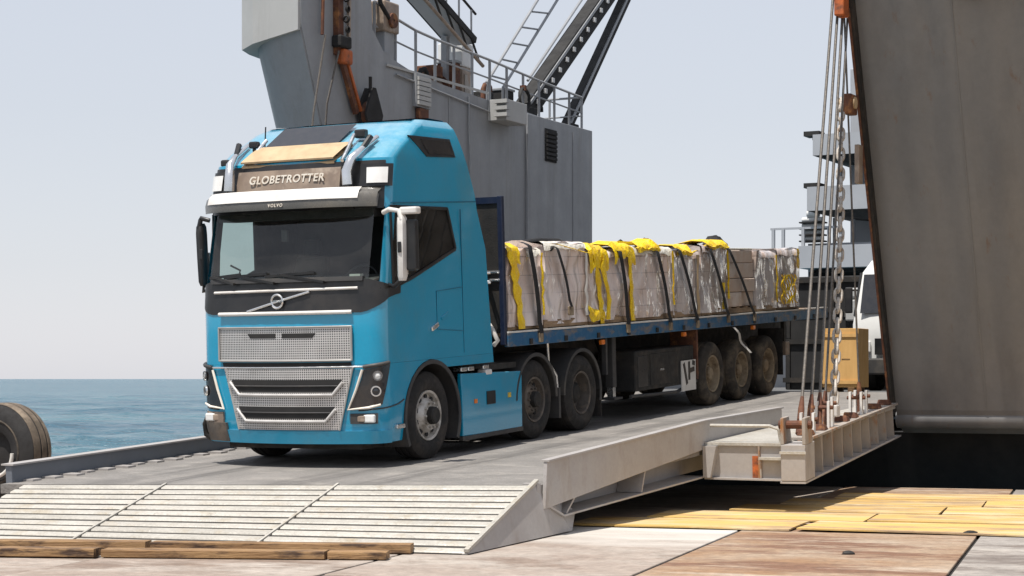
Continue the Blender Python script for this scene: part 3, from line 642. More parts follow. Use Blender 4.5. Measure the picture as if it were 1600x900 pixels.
# big tyre standing at the pier edge
def build_fender_tyre():
    th = R(27)
    t = thing('tyre_fender', 'big dusty black tyre standing upright at the left pier edge', 'tyre', Matrix.Translation((-6.64, 25.2, 0.0)) @ Matrix.Rotation(-th, 4, 'Z'))
    mb = MB(); Rr = 0.63; W = 0.46
    prof = [(-W/2+0.02, 0.27), (-W/2, 0.33), (-W/2-0.01, 0.42), (-W/2+0.015, 0.52), (-W/2+0.06, Rr-0.02), (-W/2+0.11, Rr), (W/2-0.11, Rr), (W/2-0.06, Rr-0.02), (W/2-0.015, 0.52), (W/2+0.01, 0.42), (W/2, 0.33), (W/2-0.02, 0.27), (0, 0.29)]
    mb.lathe(prof, (0, 0, Rr), 'y', 48, closed=True)
    mb.build('carcass', 'fender_black', t, smooth=40)
    MB().lathe([(-W/2+0.06, Rr-0.012), (-W/2+0.11, Rr+0.008), (-0.06, Rr+0.010), (-0.055, Rr-0.01), (-0.03, Rr-0.01), (-0.025, Rr+0.010), (0.06, Rr+0.010), (0.065, Rr-0.01), (0.09, Rr-0.01), (0.095, Rr+0.008), (W/2-0.06, Rr-0.012)], (0,0,Rr), 'y', 48).build('tread', 'tread_dust', t, smooth=30)
    MB().lathe([(-W/2-0.012, 0.40), (-W/2-0.022, 0.415), (-W/2-0.012, 0.43)], (0,0,Rr), 'y', 40).build('sidewall_bead', 'dusty_rubber', t, smooth=60)
    MB().lathe([(-0.14, 0.31), (-0.10, 0.20), (-0.13, 0.10), (-0.13, 0.0)], (0,0,Rr), 'y', 32).build('inner_disc', 'fender_black', t, smooth=40)
    pts = [(0.05+0.30*math.cos(a), -W/2-0.05, Rr-0.02+0.30*math.sin(a)) for a in [R(-95+8*k) for k in range(13)]]
    MB().tube(pts, 0.025, 8).build('rope_loop', 'strap_white', t, smooth=60)
build_fender_tyre()

# ------------------------------------------------------------------ the ship
def build_near_bow():
    t = thing('near_bow', 'dark grey raked bow wall of the ship towering at the right', 'ship bow', SHIP)
    x0, x1 = 3.0, 9.5
    prof = [(8.84, 0.47), (6.25, 7.75), (6.25, 9.5), (24, 9.5), (24, 0.0), (9.25, 0.12), (8.95, 0.28)]
    MB().prism(prof, 'yz', x0, x1).build('shell', 'hull_grey', t)
    MB().prism([(9.6, 0.118), (10.6, -2.6), (24, -2.6), (24, 0.0)], 'yz', -7.0, x1).build('shaded_bottom', 'ship_dark', t)  # hull bottom coloured near black for the deep shade under the bow
    # half round knuckle along the lower edge
    MB().tube([(x0-0.02, 9.02, 0.34), (x1, 9.02, 0.34)], 0.15, 14).build('rub_rail', 'hull_grey', t, smooth=50)
    # edge plate and rusty seal down the bow door opening
    MB().bar((x0-0.02, 8.76, 0.42), (x0-0.02, 6.25, 7.5), 0.06, 0.16, up=(0,1,0)).build('edge_plate', 'chassis_black', t)
    MB().bar((x0-0.045, 8.66, 0.50), (x0-0.045, 6.65, 6.1), 0.03, 0.05, up=(0,1,0)).build('edge_seal', 'rust_red', t)
    # welded seams of the shell plating, a few mm proud
    import mathutils
    def on_face(z): return 8.84 + (6.25-8.84)*(z-0.47)/(7.75-0.47)
    for xx in (4.35,):
        MB().bar((xx, on_face(0.5)-0.002, 0.5), (xx, on_face(7.6)-0.002, 7.6), 0.02, 0.012, up=(0,1,0)).build('weld_seam', 'hull_grey', t)
    # pipe ledge high up
    MB().tube([(4.35, on_face(6.28)-0.10, 6.30), (8.0, on_face(6.12)-0.10, 6.10)], 0.07, 10).build('pipe', 'ship_light', t, smooth=50)
    MB().box((4.62, on_face(6.3)-0.20, 6.10), (4.74, on_face(6.3)+0.02, 6.40)).build('pipe_bracket', 'orange_paint', t)
    MB().box((4.40, on_face(6.2)-0.06, 6.20), (8.0, on_face(6.2)+0.03, 6.24)).build('ledge', 'hull_grey', t)
    # fittings at the opening edge that hold the lifting gear
    MB().box((x0-0.16, 6.70, 4.64), (x0-0.02, 7.0, 4.92)).build('chain_bracket', 'rust_red', t, bevel=0.02)
    MB().tube([(x0-0.24, 6.85, 4.80), (x0+0.0, 6.85, 4.80)], 0.085, 14).build('chain_roller', 'tan_panel', t, smooth=40)
    MB().box((x0-0.16, 6.35, 5.95), (x0-0.02, 6.6, 6.35)).build('rope_bracket', 'orange_paint', t, bevel=0.02)
    MB().box((x0-0.10, 7.10, 3.7), (x0-0.03, 7.28, 4.25)).build('latch_plate', 'sign_tan', t, bevel=0.01)
build_near_bow()

def build_far_bow():
    t = thing('far_bow', 'grey far bow wall of the ship standing behind the blue truck', 'ship bow', SHIP)
    # raked nose: plan sections lofted upward, overhanging like the near side
    def uf_(z): return 6.38 + 0.395*(6.55-z) if z > 1.0 else 6.38 + 0.395*5.55 + 0.15*(1.0-z)
    rows = []
    for z in (-2.0, 0.0, 1.0, 2.0, 3.0, 4.0, 5.0, 5.8, 6.55):
        uf = uf_(z); vo = -7.10 - 0.02*z; rr = 0.75
        pl = [(-6.0, 9.3), (-6.0, uf)]
        for k in range(9):
            a = R(90*k/8); pl.append((vo+rr - rr*math.sin(a), uf + rr*(1-math.cos(a))))
        pl += [(vo-0.1, 9.3)]
        rows.append([(p[0], p[1], z) for p in pl])
    mb = MB(); mb.grid(rows, closed=True); mb.add(rows[-1], [tuple(range(len(rows[-1])))])
    mb.build('nose_shell', 'ship_grey', t, smooth=35)
    MB().box((-8.0, 9.2, -2.0), (-6.36, 17.0, 6.02)).build('outer_wall', 'ship_grey', t)
    # bulwark box on top of the nose
    rows = []
    for z in (6.50, 8.4):
        pl = [(-6.0, 8.4), (-6.0, 6.36), (-6.9, 6.40), (-7.22, 6.55), (-7.32, 6.9), (-7.5, 8.4)]
        rows.append([(p[0], p[1]-0.03, z - (0.22*(-6.0-p[0])/1.3 if z < 7 else 0)) for p in pl])
    mb = MB(); mb.grid(rows, closed=True); mb.add(rows[0], [tuple(range(6))[::-1]]); mb.add(rows[1], [tuple(range(6))])
    mb.build('bulwark', 'ship_light', t)  # lighter grey puts the bulwark's sunlit look into the colour
    # long inner wall with stepped top
    prof = [(9.05, -2.0), (8.62, 1.0), (6.40, 6.6), (6.36, 8.6), (8.42, 8.6), (8.57, 6.86), (8.98, 6.50), (9.9, 6.33), (11.0, 6.25), (12.95, 6.19), (14.25, 6.17), (17.3, 6.07), (17.3, -2.0)]
    MB().prism(prof, 'yz', -6.35, -5.985).build('inner_wall', 'ship_grey', t)
    MB().box((-5.984, 14.27, -1.0), (-5.93, 17.26, 6.13)).build('wall_panel', 'ship_grey', t, bevel=0.01)
    MB().box((-8.0, 17.0, -2.0), (-6.36, 17.29, 6.05)).build('end_wall', 'ship_grey', t)
    # faint vertical stiffener weld lines
    for u in (11.2,):
        MB().box((-5.984, u, -1.0), (-5.972, u+0.02, 6.1)).build('weld_seam', 'ship_grey', t)
    for u in (16.3,):
        MB().box((-5.929, u, -1.0), (-5.915, u+0.03, 6.0)).build('weld_seam', 'ship_grey', t)
    MB().tube([(-5.95, 11.9, 6.15), (-5.95, 11.95, 5.2), (-5.95, 11.95, 3.2)], 0.02, 8).build('conduit', 'ship_grey', t)
    MB().tube([(-5.95, 9.3, 6.2), (-5.95, 12.6, 5.98), (-5.95, 14.2, 5.90)], 0.018, 8).build('conduit', 'ship_grey', t)
    MB().box((-5.984, 9.0, 6.30), (-5.95, 12.7, 6.34)).build('rub_strip', 'ship_light', t)
    # stepped light box, louvre, junction box
    b = MB().box((-5.98, 12.72, 5.80), (-5.60, 13.60, 6.20)); b.build('step_box', 'ship_light', t, bevel=0.01)
    for k in range(3):
        MB().box((-5.80, 12.60, 5.86+0.125*k), (-5.52, 12.73, 5.93+0.125*k)).build('step_tread', 'ship_light', t)
    for k in range(7):
        MB().box((-5.926, 15.05, 5.32+0.085*k), (-5.88, 15.50, 5.37+0.085*k)).build('louvre_slat', 'ship_dark', t)
    MB().box((-5.929, 15.02, 5.28), (-5.91, 15.53, 5.93)).build('louvre_back', 'ship_dark', t)
    for k in range(6):
        MB().box((-5.97, 9.93, 5.76+0.085*k), (-5.86, 10.36, 5.83+0.085*k)).build('vent_slat', 'ship_light', t)
    MB().box((-5.984, 9.90, 5.72), (-5.90, 10.39, 6.30)).build('vent_box', 'ship_grey', t)
    MB().box((-5.96, 9.98, 5.5), (-5.88, 10.3, 5.70)).build('vent_drain', 'rust_red', t)
build_far_bow()

def build_bow_railing():
    t = thing('deck_railing', 'thin steel railing along the top of the far bow wall', 'railing', SHIP)
    top = [(8.75, 7.45), (9.9, 7.16), (11.0, 7.09), (12.95, 7.03), (14.84, 6.93), (17.2, 6.84)]
    def zt(u):
        for (a, za), (b, zb) in zip(top[:-1], top[1:]):
            if u <= b: return za + (zb-za)*(u-a)/(b-a)
        return top[-1][1]
    def zb(u): return 6.5 if u < 9 else 6.33 - 0.03*(u-9.9)
    us = [8.9, 9.6, 10.3, 11.0, 11.7, 12.4, 13.1, 13.8, 14.5, 15.2, 15.9, 16.6, 17.2]
    for u in us: MB().tube([(-6.15, u, zb(u)-0.08), (-6.15, u, zt(u))], 0.028, 8).build('post', 'ship_grey', t)
    for f, r in ((1.0, 0.026), (0.55, 0.018)):
        MB().tube([(-6.15, u, zb(u) + (zt(u)-zb(u))*f) for u in us], r, 8).build('rail', 'ship_grey', t)
    MB().tube([(-6.15, 17.2, 6.84), (-7.7, 17.2, 6.84)], 0.024, 8).build('rail', 'ship_grey', t)
    MB().tube([(-6.15, 17.2, 6.45), (-7.7, 17.2, 6.45)], 0.018, 8).build('rail', 'ship_grey', t)
    for v in (-6.9, -7.7): MB().tube([(v, 17.2, 6.0), (v, 17.2, 6.84)], 0.026, 8).build('post', 'ship_grey', t)
build_bow_railing()

def build_bow_gear():
    # main hoist boom with work lights
    def boom(name, label, p, q, w, h, lights):
        p = Vector(p); q = Vector(q)
        t = thing(name, label, 'boom', SHIP)
        MB().bar(p, q, w, h).build('beam', 'ship_dark', t, bevel=0.01)
        d = (q-p).normalized()
        MB().bar(p + Vector((w/2+0.012,0,h/2-0.03)), q + Vector((w/2+0.012,0,h/2-0.03)), 0.03, 0.06).build('edge_strip', 'ship_grey', t)
        if lights:
            L = (q-p).length
            for k in range(14):
                c = p + d*(0.4 + k*(L-0.6)/14)
                MB().box((c.x+w/2, c.y-0.05, c.z-0.05), (c.x+w/2+0.05, c.y+0.05, c.z+0.05)).build('lamp', 'far_white', t, bevel=0.01)
        MB().box((p.x-0.2, p.y-0.25, 6.08), (p.x+0.2, p.y+0.25, p.z+0.1)).build('foot', 'ship_dark', t, bevel=0.02)
    boom('hoist_boom', 'thick dark hoist boom with a row of lamps above the bow wall', (-6.5, 15.2, 6.3), (-6.5, 20.4, 10.35), 0.30, 0.42, True)
    boom('stay_beam', 'thin dark stay beam right of the hoist boom', (-6.5, 17.15, 6.2), (-6.5, 20.9, 10.2), 0.18, 0.22, False)
    # inclined ladder rails beside the boom
    t = thing('inclined_ladder', 'thin inclined ladder with handrails left of the hoist boom', 'ladder', SHIP)
    P = [((-6.7, 14.0, 6.75), (-6.7, 17.6, 10.0)), ((-6.7, 14.7, 6.75), (-6.7, 18.6, 10.2)), ((-6.3, 15.0, 6.9), (-6.3, 18.9, 10.1))]
    for p, q in P: MB().tube([p, q], 0.03, 8).build('handrail', 'ship_grey', t)
    for k in range(8):
        f = 0.05 + k*0.12
        a = Vector(P[0][0]).lerp(Vector(P[0][1]), f); b = Vector(P[1][0]).lerp(Vector(P[1][1]), f)
        MB().tube([a, b], 0.02, 6).build('rung', 'ship_grey', t)
    for p, q in P[:2]: MB().tube([(p[0], p[1], 6.1), p], 0.03, 8).build('leg', 'ship_grey', t)
    # sloping gangway rising to the left out of the frame
    t = thing('gangway', 'sloping grey gangway with dark underside rising behind the deck railing', 'gangway', SHIP)
    p, q = Vector((-6.7, 13.0, 7.35)), Vector((-6.7, 8.6, 9.1))
    MB().bar(p, q, 0.55, 0.04).build('tread_deck', 'far_grey', t)
    for sg in (-0.3, 0.3): MB().bar(p + Vector((sg,0,0.05)), q + Vector((sg,0,0.05)), 0.04, 0.12).build('stringer', 'ship_dark', t)
    for k in range(9):
        c = p.lerp(q, 0.04+k*0.11)
        MB().tube([c+Vector((0.3,0,0)), c+Vector((0.3,0.3,-0.38))], 0.025, 6).build('brace', 'ship_dark', t)
        MB().tube([c+Vector((0.3,0,0.1)), c+Vector((0.3,0.0,0.55))], 0.02, 6).build('baluster', 'ship_grey', t)
    MB().tube([p+Vector((0.3,0.3,-0.40)), q+Vector((0.3,0.3,-0.40))], 0.035, 8).build('lower_chord', 'sign_tan', t)
    MB().tube([p+Vector((0.3,0,0.55)), q+Vector((0.3,0,0.55))], 0.025, 8).build('handrail', 'ship_dark', t)
    for yy, zz in ((12.6, 7.45), (10.4, 8.3)): MB().box((-6.9, yy-0.06, 6.1), (-6.78, yy+0.06, zz)).build('support_post', 'ship_grey', t)
    # deck machinery seen through the railing
    def winch(label, u, w, h, m, m2):
        t = thing('winch', label, 'winch', SHIP, (-7.0, u, 6.0))
        MB().box((-0.3, -w/2, 0.0), (0.3, w/2, 0.12)).build('base', 'ship_dark', t)
        for s in (-1, 1): MB().lathe([(s*(w/2-0.10), 0.02), (s*(w/2-0.10), h*0.42), (s*(w/2-0.04), h*0.42), (s*(w/2-0.04), 0.02)], (0,0,0.12+h*0.42), 'y', 20).build('flange', m, t)
        MB().tube([(0,-w/2+0.1,0.12+h*0.42), (0,w/2-0.1,0.12+h*0.42)], h*0.27, 16).build('drum', m2, t, smooth=40)
        MB().box((-0.22, -0.16, 0.12+h*0.7), (0.22, 0.16, 0.12+h)).build('motor', m, t, bevel=0.02)
    winch('rusty brown winch behind the deck railing, left of the white-topped locker', 12.25, 0.7, 0.72, 'rust_red', 'sign_tan')
    winch('small dark winch low behind the deck railing, nearest the gangway foot', 10.7, 0.6, 0.42, 'rust_red', 'ship_dark')
    winch('dark winch at the foot of the hoist boom', 14.3, 0.6, 0.5, 'ship_dark', 'ship_dark')
    t = thing('deck_locker', 'tall deck locker with a white top behind the railing', 'locker', SHIP, (-7.0, 13.3, 6.0))
    MB().box((-0.25,-0.20,0), (0.25,0.20,0.95)).build('body', 'sign_tan', t, bevel=0.015)
    MB().box((-0.27,-0.24,0.95), (0.27,0.24,1.42)).build('white_top', 'far_white', t, bevel=0.02)
    MB().box((0.25,-0.12,0.2), (0.27,0.14,0.8)).build('door', 'ramp_rust', t)
    for k, (u, h, lab) in enumerate(((9.75, 0.75, 'gooseneck vent pipe nearest the step of the far bow wall'), (11.45, 0.55, 'gooseneck vent pipe left of the rusty brown winch'), (13.95, 0.62, 'gooseneck vent pipe right of the white-topped locker'), (16.2, 0.5, 'gooseneck vent pipe between the two booms'))):
        t = thing('vent_pipe', lab, 'vent', SHIP, (-6.75, u, 6.0), group='gooseneck vents on the bow deck')
        MB().tube([(0,0,0), (0,0,h), (0.02,0.04,h+0.09), (0.04,0.13,h+0.12), (0.04,0.21,h+0.06), (0.04,0.22,h-0.03)], 0.05, 10).build('pipe', 'ship_dark' if k % 2 else 'rust_red', t, smooth=50)
        MB().tube([(0,0,0.0), (0,0,0.06)], 0.10, 12).build('flange', 'ship_grey', t)
    for u, w, h, m, lab in ((11.0, 0.5, 0.5, 'sign_tan', 'tan deck box behind the railing below the gangway'), (14.9, 0.35, 0.7, 'ship_dark', 'dark control box beside the hoist boom foot'), (12.75, 0.22, 0.95, 'rust_red', 'narrow rusty stanchion box left of the locker')):
        t = thing('deck_box', lab, 'box', SHIP, (-6.85, u, 6.0))
        MB().box((-0.2,-w/2,0.05), (0.2,w/2,h)).build('body', m, t, bevel=0.02)
        MB().box((-0.22,-w/2-0.02,h), (0.22,w/2+0.02,h+0.05)).build('lid', 'ship_grey', t, bevel=0.01)
        for a in (-1, 1): MB().box((-0.18,a*w/2-0.04*(a>0),0), (0.18,a*w/2+0.04*(a<0),0.05)).build('foot', 'ship_dark', t)
    t = thing('hose_coil', 'dark hose coil hung on the railing left of the hoist boom', 'hose', SHIP, (-6.05, 14.35, 6.42))
    MB().tube([(0.02*math.sin(k*0.9), 0.2*math.cos(k*0.42), 0.22*math.sin(k*0.42)) for k in range(46)], 0.028, 6).build('coil', 'ship_dark', t, smooth=60)
    MB().box((-0.08,-0.03,0.18), (0.04,0.03,0.28)).build('hook', 'rust_red', t)
    # tall mast-like fairlead column standing at the step of the wall
    t = thing('fairlead_column', 'brown fairlead column at the step of the far bow wall', 'column', SHIP, (-6.2, 9.25, 6.3))
    MB().box((-0.14,-0.16,0), (0.14,0.16,1.0)).build('column', 'ship_grey', t, bevel=0.015)
    MB().box((-0.17,-0.24,0.62), (0.19,0.26,1.15)).build('head', 'sign_tan', t, bevel=0.03)
    MB().tube([(0.2,-0.05,0.8), (0.2,-0.4,1.05), (0.2,-0.5,1.5)], 0.04, 8).build('arm', 'ship_dark', t)
    MB().lathe([(0.19,0.02),(0.19,0.13),(0.24,0.13),(0.24,0.02)], (0,0,0.82), 'x', 18).build('sheave', 'rust_red', t)
build_bow_gear()

def build_hook_gear():
    t = thing('hoist_tackle', 'rusty orange hoist tackle hanging on the far bow corner', 'tackle', SHIP)
    x = -5.93
    MB().bar((x, 7.40, 8.3), (x, 7.42, 6.25), 0.10, 0.16, up=(0,1,0)).build('guide_bar', 'rust_red', t)
    MB().bar((x, 7.78, 8.3), (x, 7.72, 6.45), 0.05, 0.06, up=(0,1,0)).build('side_rod', 'sign_tan', t)
    for k in range(10):
        z = 8.2 - 0.17*k
        MB().lathe([(-0.025,0.045),(0,0.07),(0.025,0.045),(0,0.03)], (x+0.12, 7.48+0.03*(k%2), z), 'x' if k%2 else 'y', 10, closed=True).build('link', 'ship_dark', t, smooth=60)
    MB().box((x-0.05, 7.28, 6.36), (x+0.14, 7.62, 6.56)).build('shackle', 'ship_dark', t, bevel=0.03)
    MB().box((x-0.05, 7.40, 6.10), (x+0.12, 7.70, 6.36)).build('hook_head', 'orange_paint', t, bevel=0.05)
    MB().bar((x+0.03, 7.45, 6.2), (x+0.03, 7.92, 5.35), 0.07, 0.10).build('hook_arm', 'rust_red', t)
    MB().bar((x+0.05, 7.58, 6.2), (x+0.05, 8.02, 5.40), 0.05, 0.05).build('hook_arm', 'orange_paint', t)
    MB().tube([(x+0.05, 7.35, 6.3), (x+0.05, 7.0, 5.4), (x+0.05, 6.9, 4.6)], 0.018, 6).build('rope_tail', 'rope_steel', t)
    MB().tube([(x+0.05, 6.95, 6.5), (x+0.05, 6.6, 5.2), (x+0.05, 6.5, 4.6)], 0.018, 6).build('rope_tail', 'rope_steel', t)
    MB().tube([(x, 7.0, 8.2), (x+0.02, 6.9, 6.5)], 0.03, 6).build('slack_rope', 'rust_red', t)
    t = thing('pulley_block', 'dark teardrop pulley block on the far bow wall above the cab roof', 'pulley', SHIP, (-5.90, 8.25, 5.45))
    for s in (0.0, 0.14):
        MB().prism([(-0.27,-0.10),(-0.2,-0.28),(0.0,-0.36),(0.2,-0.28),(0.27,-0.08),(0.16,0.14),(0.04,0.36),(-0.04,0.36),(-0.18,0.14)], 'yz', s-0.02, s+0.02).build('cheek', 'ship_dark', t)
    MB().lathe([(0.02,0.02),(0.02,0.22),(0.06,0.19),(0.08,0.19),(0.12,0.22),(0.12,0.02)], (0,0,-0.08), 'x', 24).build('sheave', 'rust_red', t, smooth=30)
    MB().tube([(0.07,0,0.3),(0.07,0.0,0.55)], 0.03, 8).build('hanger', 'ship_dark', t)
build_hook_gear()

def build_ship_interior():
    d = MB().box((-6.3, 12.32, 0.30), (8.5, 60, 0.705)); struct(d.build('ship_deck', 'ship_deck', frame=SHIP))
    # low bulwark beyond the far wall
    t = thing('deck_bulwark', 'low grey ship bulwark hidden behind the cargo', 'bulwark', SHIP)
    MB().box((-6.5, 17.32, -2.0), (-6.2, 42.5, 2.3)).build('plate', 'ship_grey', t)
    MB().box((-6.6, 17.32, 2.302), (-6.1, 42.5, 2.36)).build('cap', 'ship_grey', t)
    # deckhouse with a deep garage opening, its shade put into near-black walls, and the bridge wings above
    t = thing('deckhouse', 'distant grey bridge tower with stacked wing platforms beside the hull edge', 'deckhouse', SHIP)
    MB().box((-9.9, 42.0, 4.62), (7.0, 43.0, 5.36)).build('lintel', 'far_grey', t)
    MB().box((-9.9, 43.0, -2), (-9.6, 56, 5.36)).build('side_wall', 'far_grey', t)
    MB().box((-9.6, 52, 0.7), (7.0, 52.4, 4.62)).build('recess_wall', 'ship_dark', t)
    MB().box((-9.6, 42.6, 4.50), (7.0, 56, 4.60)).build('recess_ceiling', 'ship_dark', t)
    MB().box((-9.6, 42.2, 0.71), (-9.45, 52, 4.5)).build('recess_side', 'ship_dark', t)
    MB().box((-9.9, 43.0, 5.37), (7.0, 56, 5.5)).build('roof', 'far_grey', t)
    MB().box((-9.6, 41.5, -2.0), (-9.2, 42.0, 0.9)).build('sill_end', 'far_grey', t)
    tw = MB().box((-8.75, 44, 5.5), (6.5, 54, 11.5)); tw.build('tower', 'far_grey', t, bevel=0.05)
    for z0, z1, v0, vb in ((6.42, 7.32, -9.6, -9.0), (8.25, 9.05, -9.4, -8.7)):
        w = MB(); w.hexa([(vb,42.2,z0-0.05),(-6.0,42.2,z0-0.38),(-6.0,46,z0-0.38),(vb,46,z0-0.05)], [(v0,42.0,z0+0.1),(-6.0,42.0,z0+0.1),(-6.0,46.2,z0+0.1),(v0,46.2,z0+0.1)])
        w.build('wing_underside', 'ship_dark', t)
        MB().box((v0, 42.0, z0+0.102), (-6.0, 42.1, z1)).build('wing_bulwark', 'far_grey', t)
        MB().box((v0, 42.1, z0+0.102), (v0+0.1, 46.2, z1)).build('wing_bulwark', 'far_grey', t)
        for vv in (v0+0.5, v0+1.15, v0+1.9): MB().box((vv, 43.2, z0-1.05), (vv+0.10, 43.3, z0-0.06)).build('wing_strut', 'far_grey', t)
    for zz, v in ((7.32, -9.6), (9.05, -9.6)):
        MB().box((v-0.22, 42.3, zz), (v+0.32, 42.9, zz+0.16)).build('wing_lamp', 'ship_dark', t)
        MB().box((v+0.02, 42.5, zz-0.12), (v+0.10, 42.6, zz)).build('lamp_stem', 'ship_dark', t)
    # windows of the bridge front
    for k in range(5):
        MB().box((-7.7+0.95*k, 43.93, 9.3), (-7.0+0.95*k, 43.99, 10.1)).build('window', 'lamp_dark', t)
    for vv in (-10.95, -10.6, -9.9, -9.0, -8.6):
        MB().box((vv, 42.3, 5.2), (vv+0.10, 42.4, 6.0)).build('rail_post', 'far_grey', t)
    MB().box((-11.0, 42.32, 5.95), (-8.5, 42.38, 6.02)).build('rail_bar', 'far_grey', t)
    MB().box((-11.2, 42.2, 5.05), (-9.91, 56, 5.2)).build('side_deck', 'far_grey', t)
    t = thing('life_raft_rack', 'white life raft canisters racked on the deckhouse edge', 'life raft', SHIP, (-9.65, 42.8, 5.51))
    for k in range(4):
        MB().box((-0.42, -0.25, 0.03+0.21*k), (0.40, 0.3, 0.075+0.21*k)).build('rack_shelf', 'ship_dark', t)
        MB().tube([(-0.38, 0, 0.15+0.21*k), (0.36, 0, 0.15+0.21*k)], 0.085, 12).build('canister', 'far_white', t, smooth=40)
    MB().tube([(-0.2, 0, 0.98), (0.2, 0, 0.98)], 0.13, 12).build('canister', 'far_white', t, smooth=40)
    # plywood crate on deck at the head of the ramp
    t = thing('plywood_crate', 'orange plywood crate at the head of the ramp behind the chain', 'crate', SHIP, (0.86, 13.15, 0.706))
    MB().box((-0.32,-0.3,0.08), (0.32,0.3,1.10)).build('case', 'crate_ply', t, bevel=0.006)
    for xx in (-0.25, 0.13): MB().box((xx,-0.30,0), (xx+0.12,0.30,0.08)).build('skid', 'timber', t)
    for zz in (0.14, 0.95): MB().box((-0.318,-0.32,zz), (0.318,-0.302,zz+0.06)).build('batten', 'crate_ply', t)
    MB().box((0.02,-0.305,0.56), (0.17,-0.301,0.575)).build('stencil_mark', 'timber', t)
    # bollard like vent heads standing in the dark opening
    for v, u, h, lab in ((-0.65, 18.55, 1.95, 'pale vent head standing on deck above the plywood crate'),):
        t = thing('deck_vent', lab, 'vent', SHIP, (v, u, 0.706))
        MB().tube([(0,0,0),(0,0,h-0.55)], 0.10, 12).build('pipe', 'ship_dark', t, smooth=40)
        MB().box((-0.16,-0.16,h-0.55), (0.16,0.16,h-0.12)).build('head', 'ship_light', t, bevel=0.03)
        MB().box((-0.15,-0.15,h-0.10), (0.15,0.15,h+0.12)).build('cap', 'ship_light', t, bevel=0.05)
    # rack-like block added to stand in for unclear dark shapes behind the trailer
    t = thing('dark_stand_in', 'tall black rack-shaped stand-in for unclear dark shapes behind the trailer', 'rack', SHIP, (-0.55, 19.0, 0.706))
    MB().box((-1.75, 0.0, 0.0), (1.25, 1.6, 2.35)).build('body', 'ship_dark', t, bevel=0.03)
    for zz in (0.15, 0.95, 1.6, 2.22): MB().box((-1.78,-0.06,zz), (1.28,-0.002,zz+0.10)).build('shelf_edge', 'chassis_black', t)
    for xx in (-1.7,-0.75,0.2,1.15): MB().box((xx,-0.05,0.0), (xx+0.07,-0.003,2.35)).build('upright', 'chassis_black', t)
    MB().box((-0.45,-0.09,1.5), (0.05,-0.052,1.62)).build('tag_plate', 'plastic_grey', t)
build_ship_interior()

def build_white_truck():
    t = thing('white_truck', 'white truck cab waiting on deck, half hidden by the right hull', 'truck', SHIP, (1.20, 16.2, 0.706))
    rows = []
    for z, yf, hw in ((0.35, -0.05, 1.15), (0.9, -0.08, 1.18), (1.15, -0.06, 1.18), (1.30, 0.0, 1.17), (2.05, 0.22, 1.08), (2.28, 0.5, 0.98)):
        rows.append([(hw*math.copysign(1, c)*min(1, abs(c)*1.02), yf + 0.12*abs(c)**4, z) for c in [-1,-0.94,-0.7,-0.35,0,0.35,0.7,0.94,1]] + [(hw, 2.0, z), (-hw, 2.0, z)])
    mb = MB(); mb.grid(rows, closed=True); mb.add(rows[-1], [tuple(range(11))]); mb.build('cab', 'vehicle_white', t, smooth=40)
    g = MB(); g.grid([[(x, -0.012+0.06*f+0.2*f, 1.34+0.68*f) for x in (-1.02,-0.5,0,0.5,1.02)] for f in (0,0.5,1)]); g.build('windscreen', 'lamp_dark', t)
    MB().box((-0.7,-0.13,0.62), (0.7,-0.09,0.9)).build('grille', 'cab_black', t)
    MB().box((-1.16,-0.18,0.28), (1.16,-0.05,0.56)).build('bumper', 'plastic_grey', t, bevel=0.03)
    for s in (-1, 1):
        MB().box((s*0.95-0.16,-0.11,0.66), (s*0.95+0.16,-0.06,0.86)).build('headlight', 'lamp_lens', t, bevel=0.02)
        MB().box((s*1.3-0.07,0.15,1.35), (s*1.3+0.07,0.22,1.8)).build('mirror', 'cab_black', t, bevel=0.02)
        MB().bar((s*1.12,0.3,1.75), (s*1.3,0.18,1.75), 0.03, 0.03).build('mirror_arm', 'cab_black', t)
        MB().lathe([(-0.14,0.12),(-0.15,0.3),(-0.11,0.42),(0.11,0.42),(0.15,0.3),(0.14,0.12)], (s*0.98, 0.85, 0.42), 'x', 24).build('wheel', 'rubber', t, smooth=40)
    MB().box((-1.15, 2.1, 0.6), (1.15, 5.5, 2.6)).build('cargo_box', 'vehicle_white', t, bevel=0.03)
    MB().tube([(-1.16,0.12,1.3),(-1.10,0.34,2.05)], 0.03, 8).build('pillar_trim', 'cab_black', t)
    t.matrix_world = t.matrix_world @ Matrix.Diagonal((1, 1, 1.1, 1))
build_white_truck()

# lifting gear between the hull edge and the ramp arm
def rope(label, p, q, r=0.018, sag=0.0):
    p = Vector(p); q = Vector(q)
    p = p + (p-q)*((p.z-(0.265+0.0577*(p.y-3.3)))/(q.z-p.z))        # run down to the platform plate
    t = thing('wire_rope', label, 'rope', SHIP, group='wire ropes lifting the ramp arm')
    pts = [p.lerp(q, k/10) - Vector((0, 0, sag*4*(k/10)*(1-k/10))) for k in range(11)]
    MB().tube(pts, r, 8).build('wire', 'rope_steel', t, smooth=60)
    MB().tube([p, p.lerp(q, 0.012), p.lerp(q, 0.05), p.lerp(q, 0.075)], [0.05, 0.045, 0.04, 0.022], 10).build('socket', 'rust_red', t, smooth=50)
    return t
rope('outermost wire rope on the left, from hull top down to the ramp arm', (3.42, 3.30, 0.66), (2.78, 6.50, 6.22), 0.020)
rope('second wire rope from the left between hull top and ramp arm', (3.40, 3.72, 0.66), (2.82, 6.62, 6.22), 0.020)
rope('third wire rope from the left between hull top and ramp arm', (3.38, 4.10, 0.64), (2.86, 6.72, 6.22), 0.020)
rope('wire rope just left of the chain, slightly slack', (3.30, 4.55, 0.60), (2.90, 6.80, 6.10), 0.016, 0.05)
rope('dark vertical wire rope hugging the hull edge', (3.05, 6.85, 0.70), (2.86, 6.75, 6.10), 0.014)

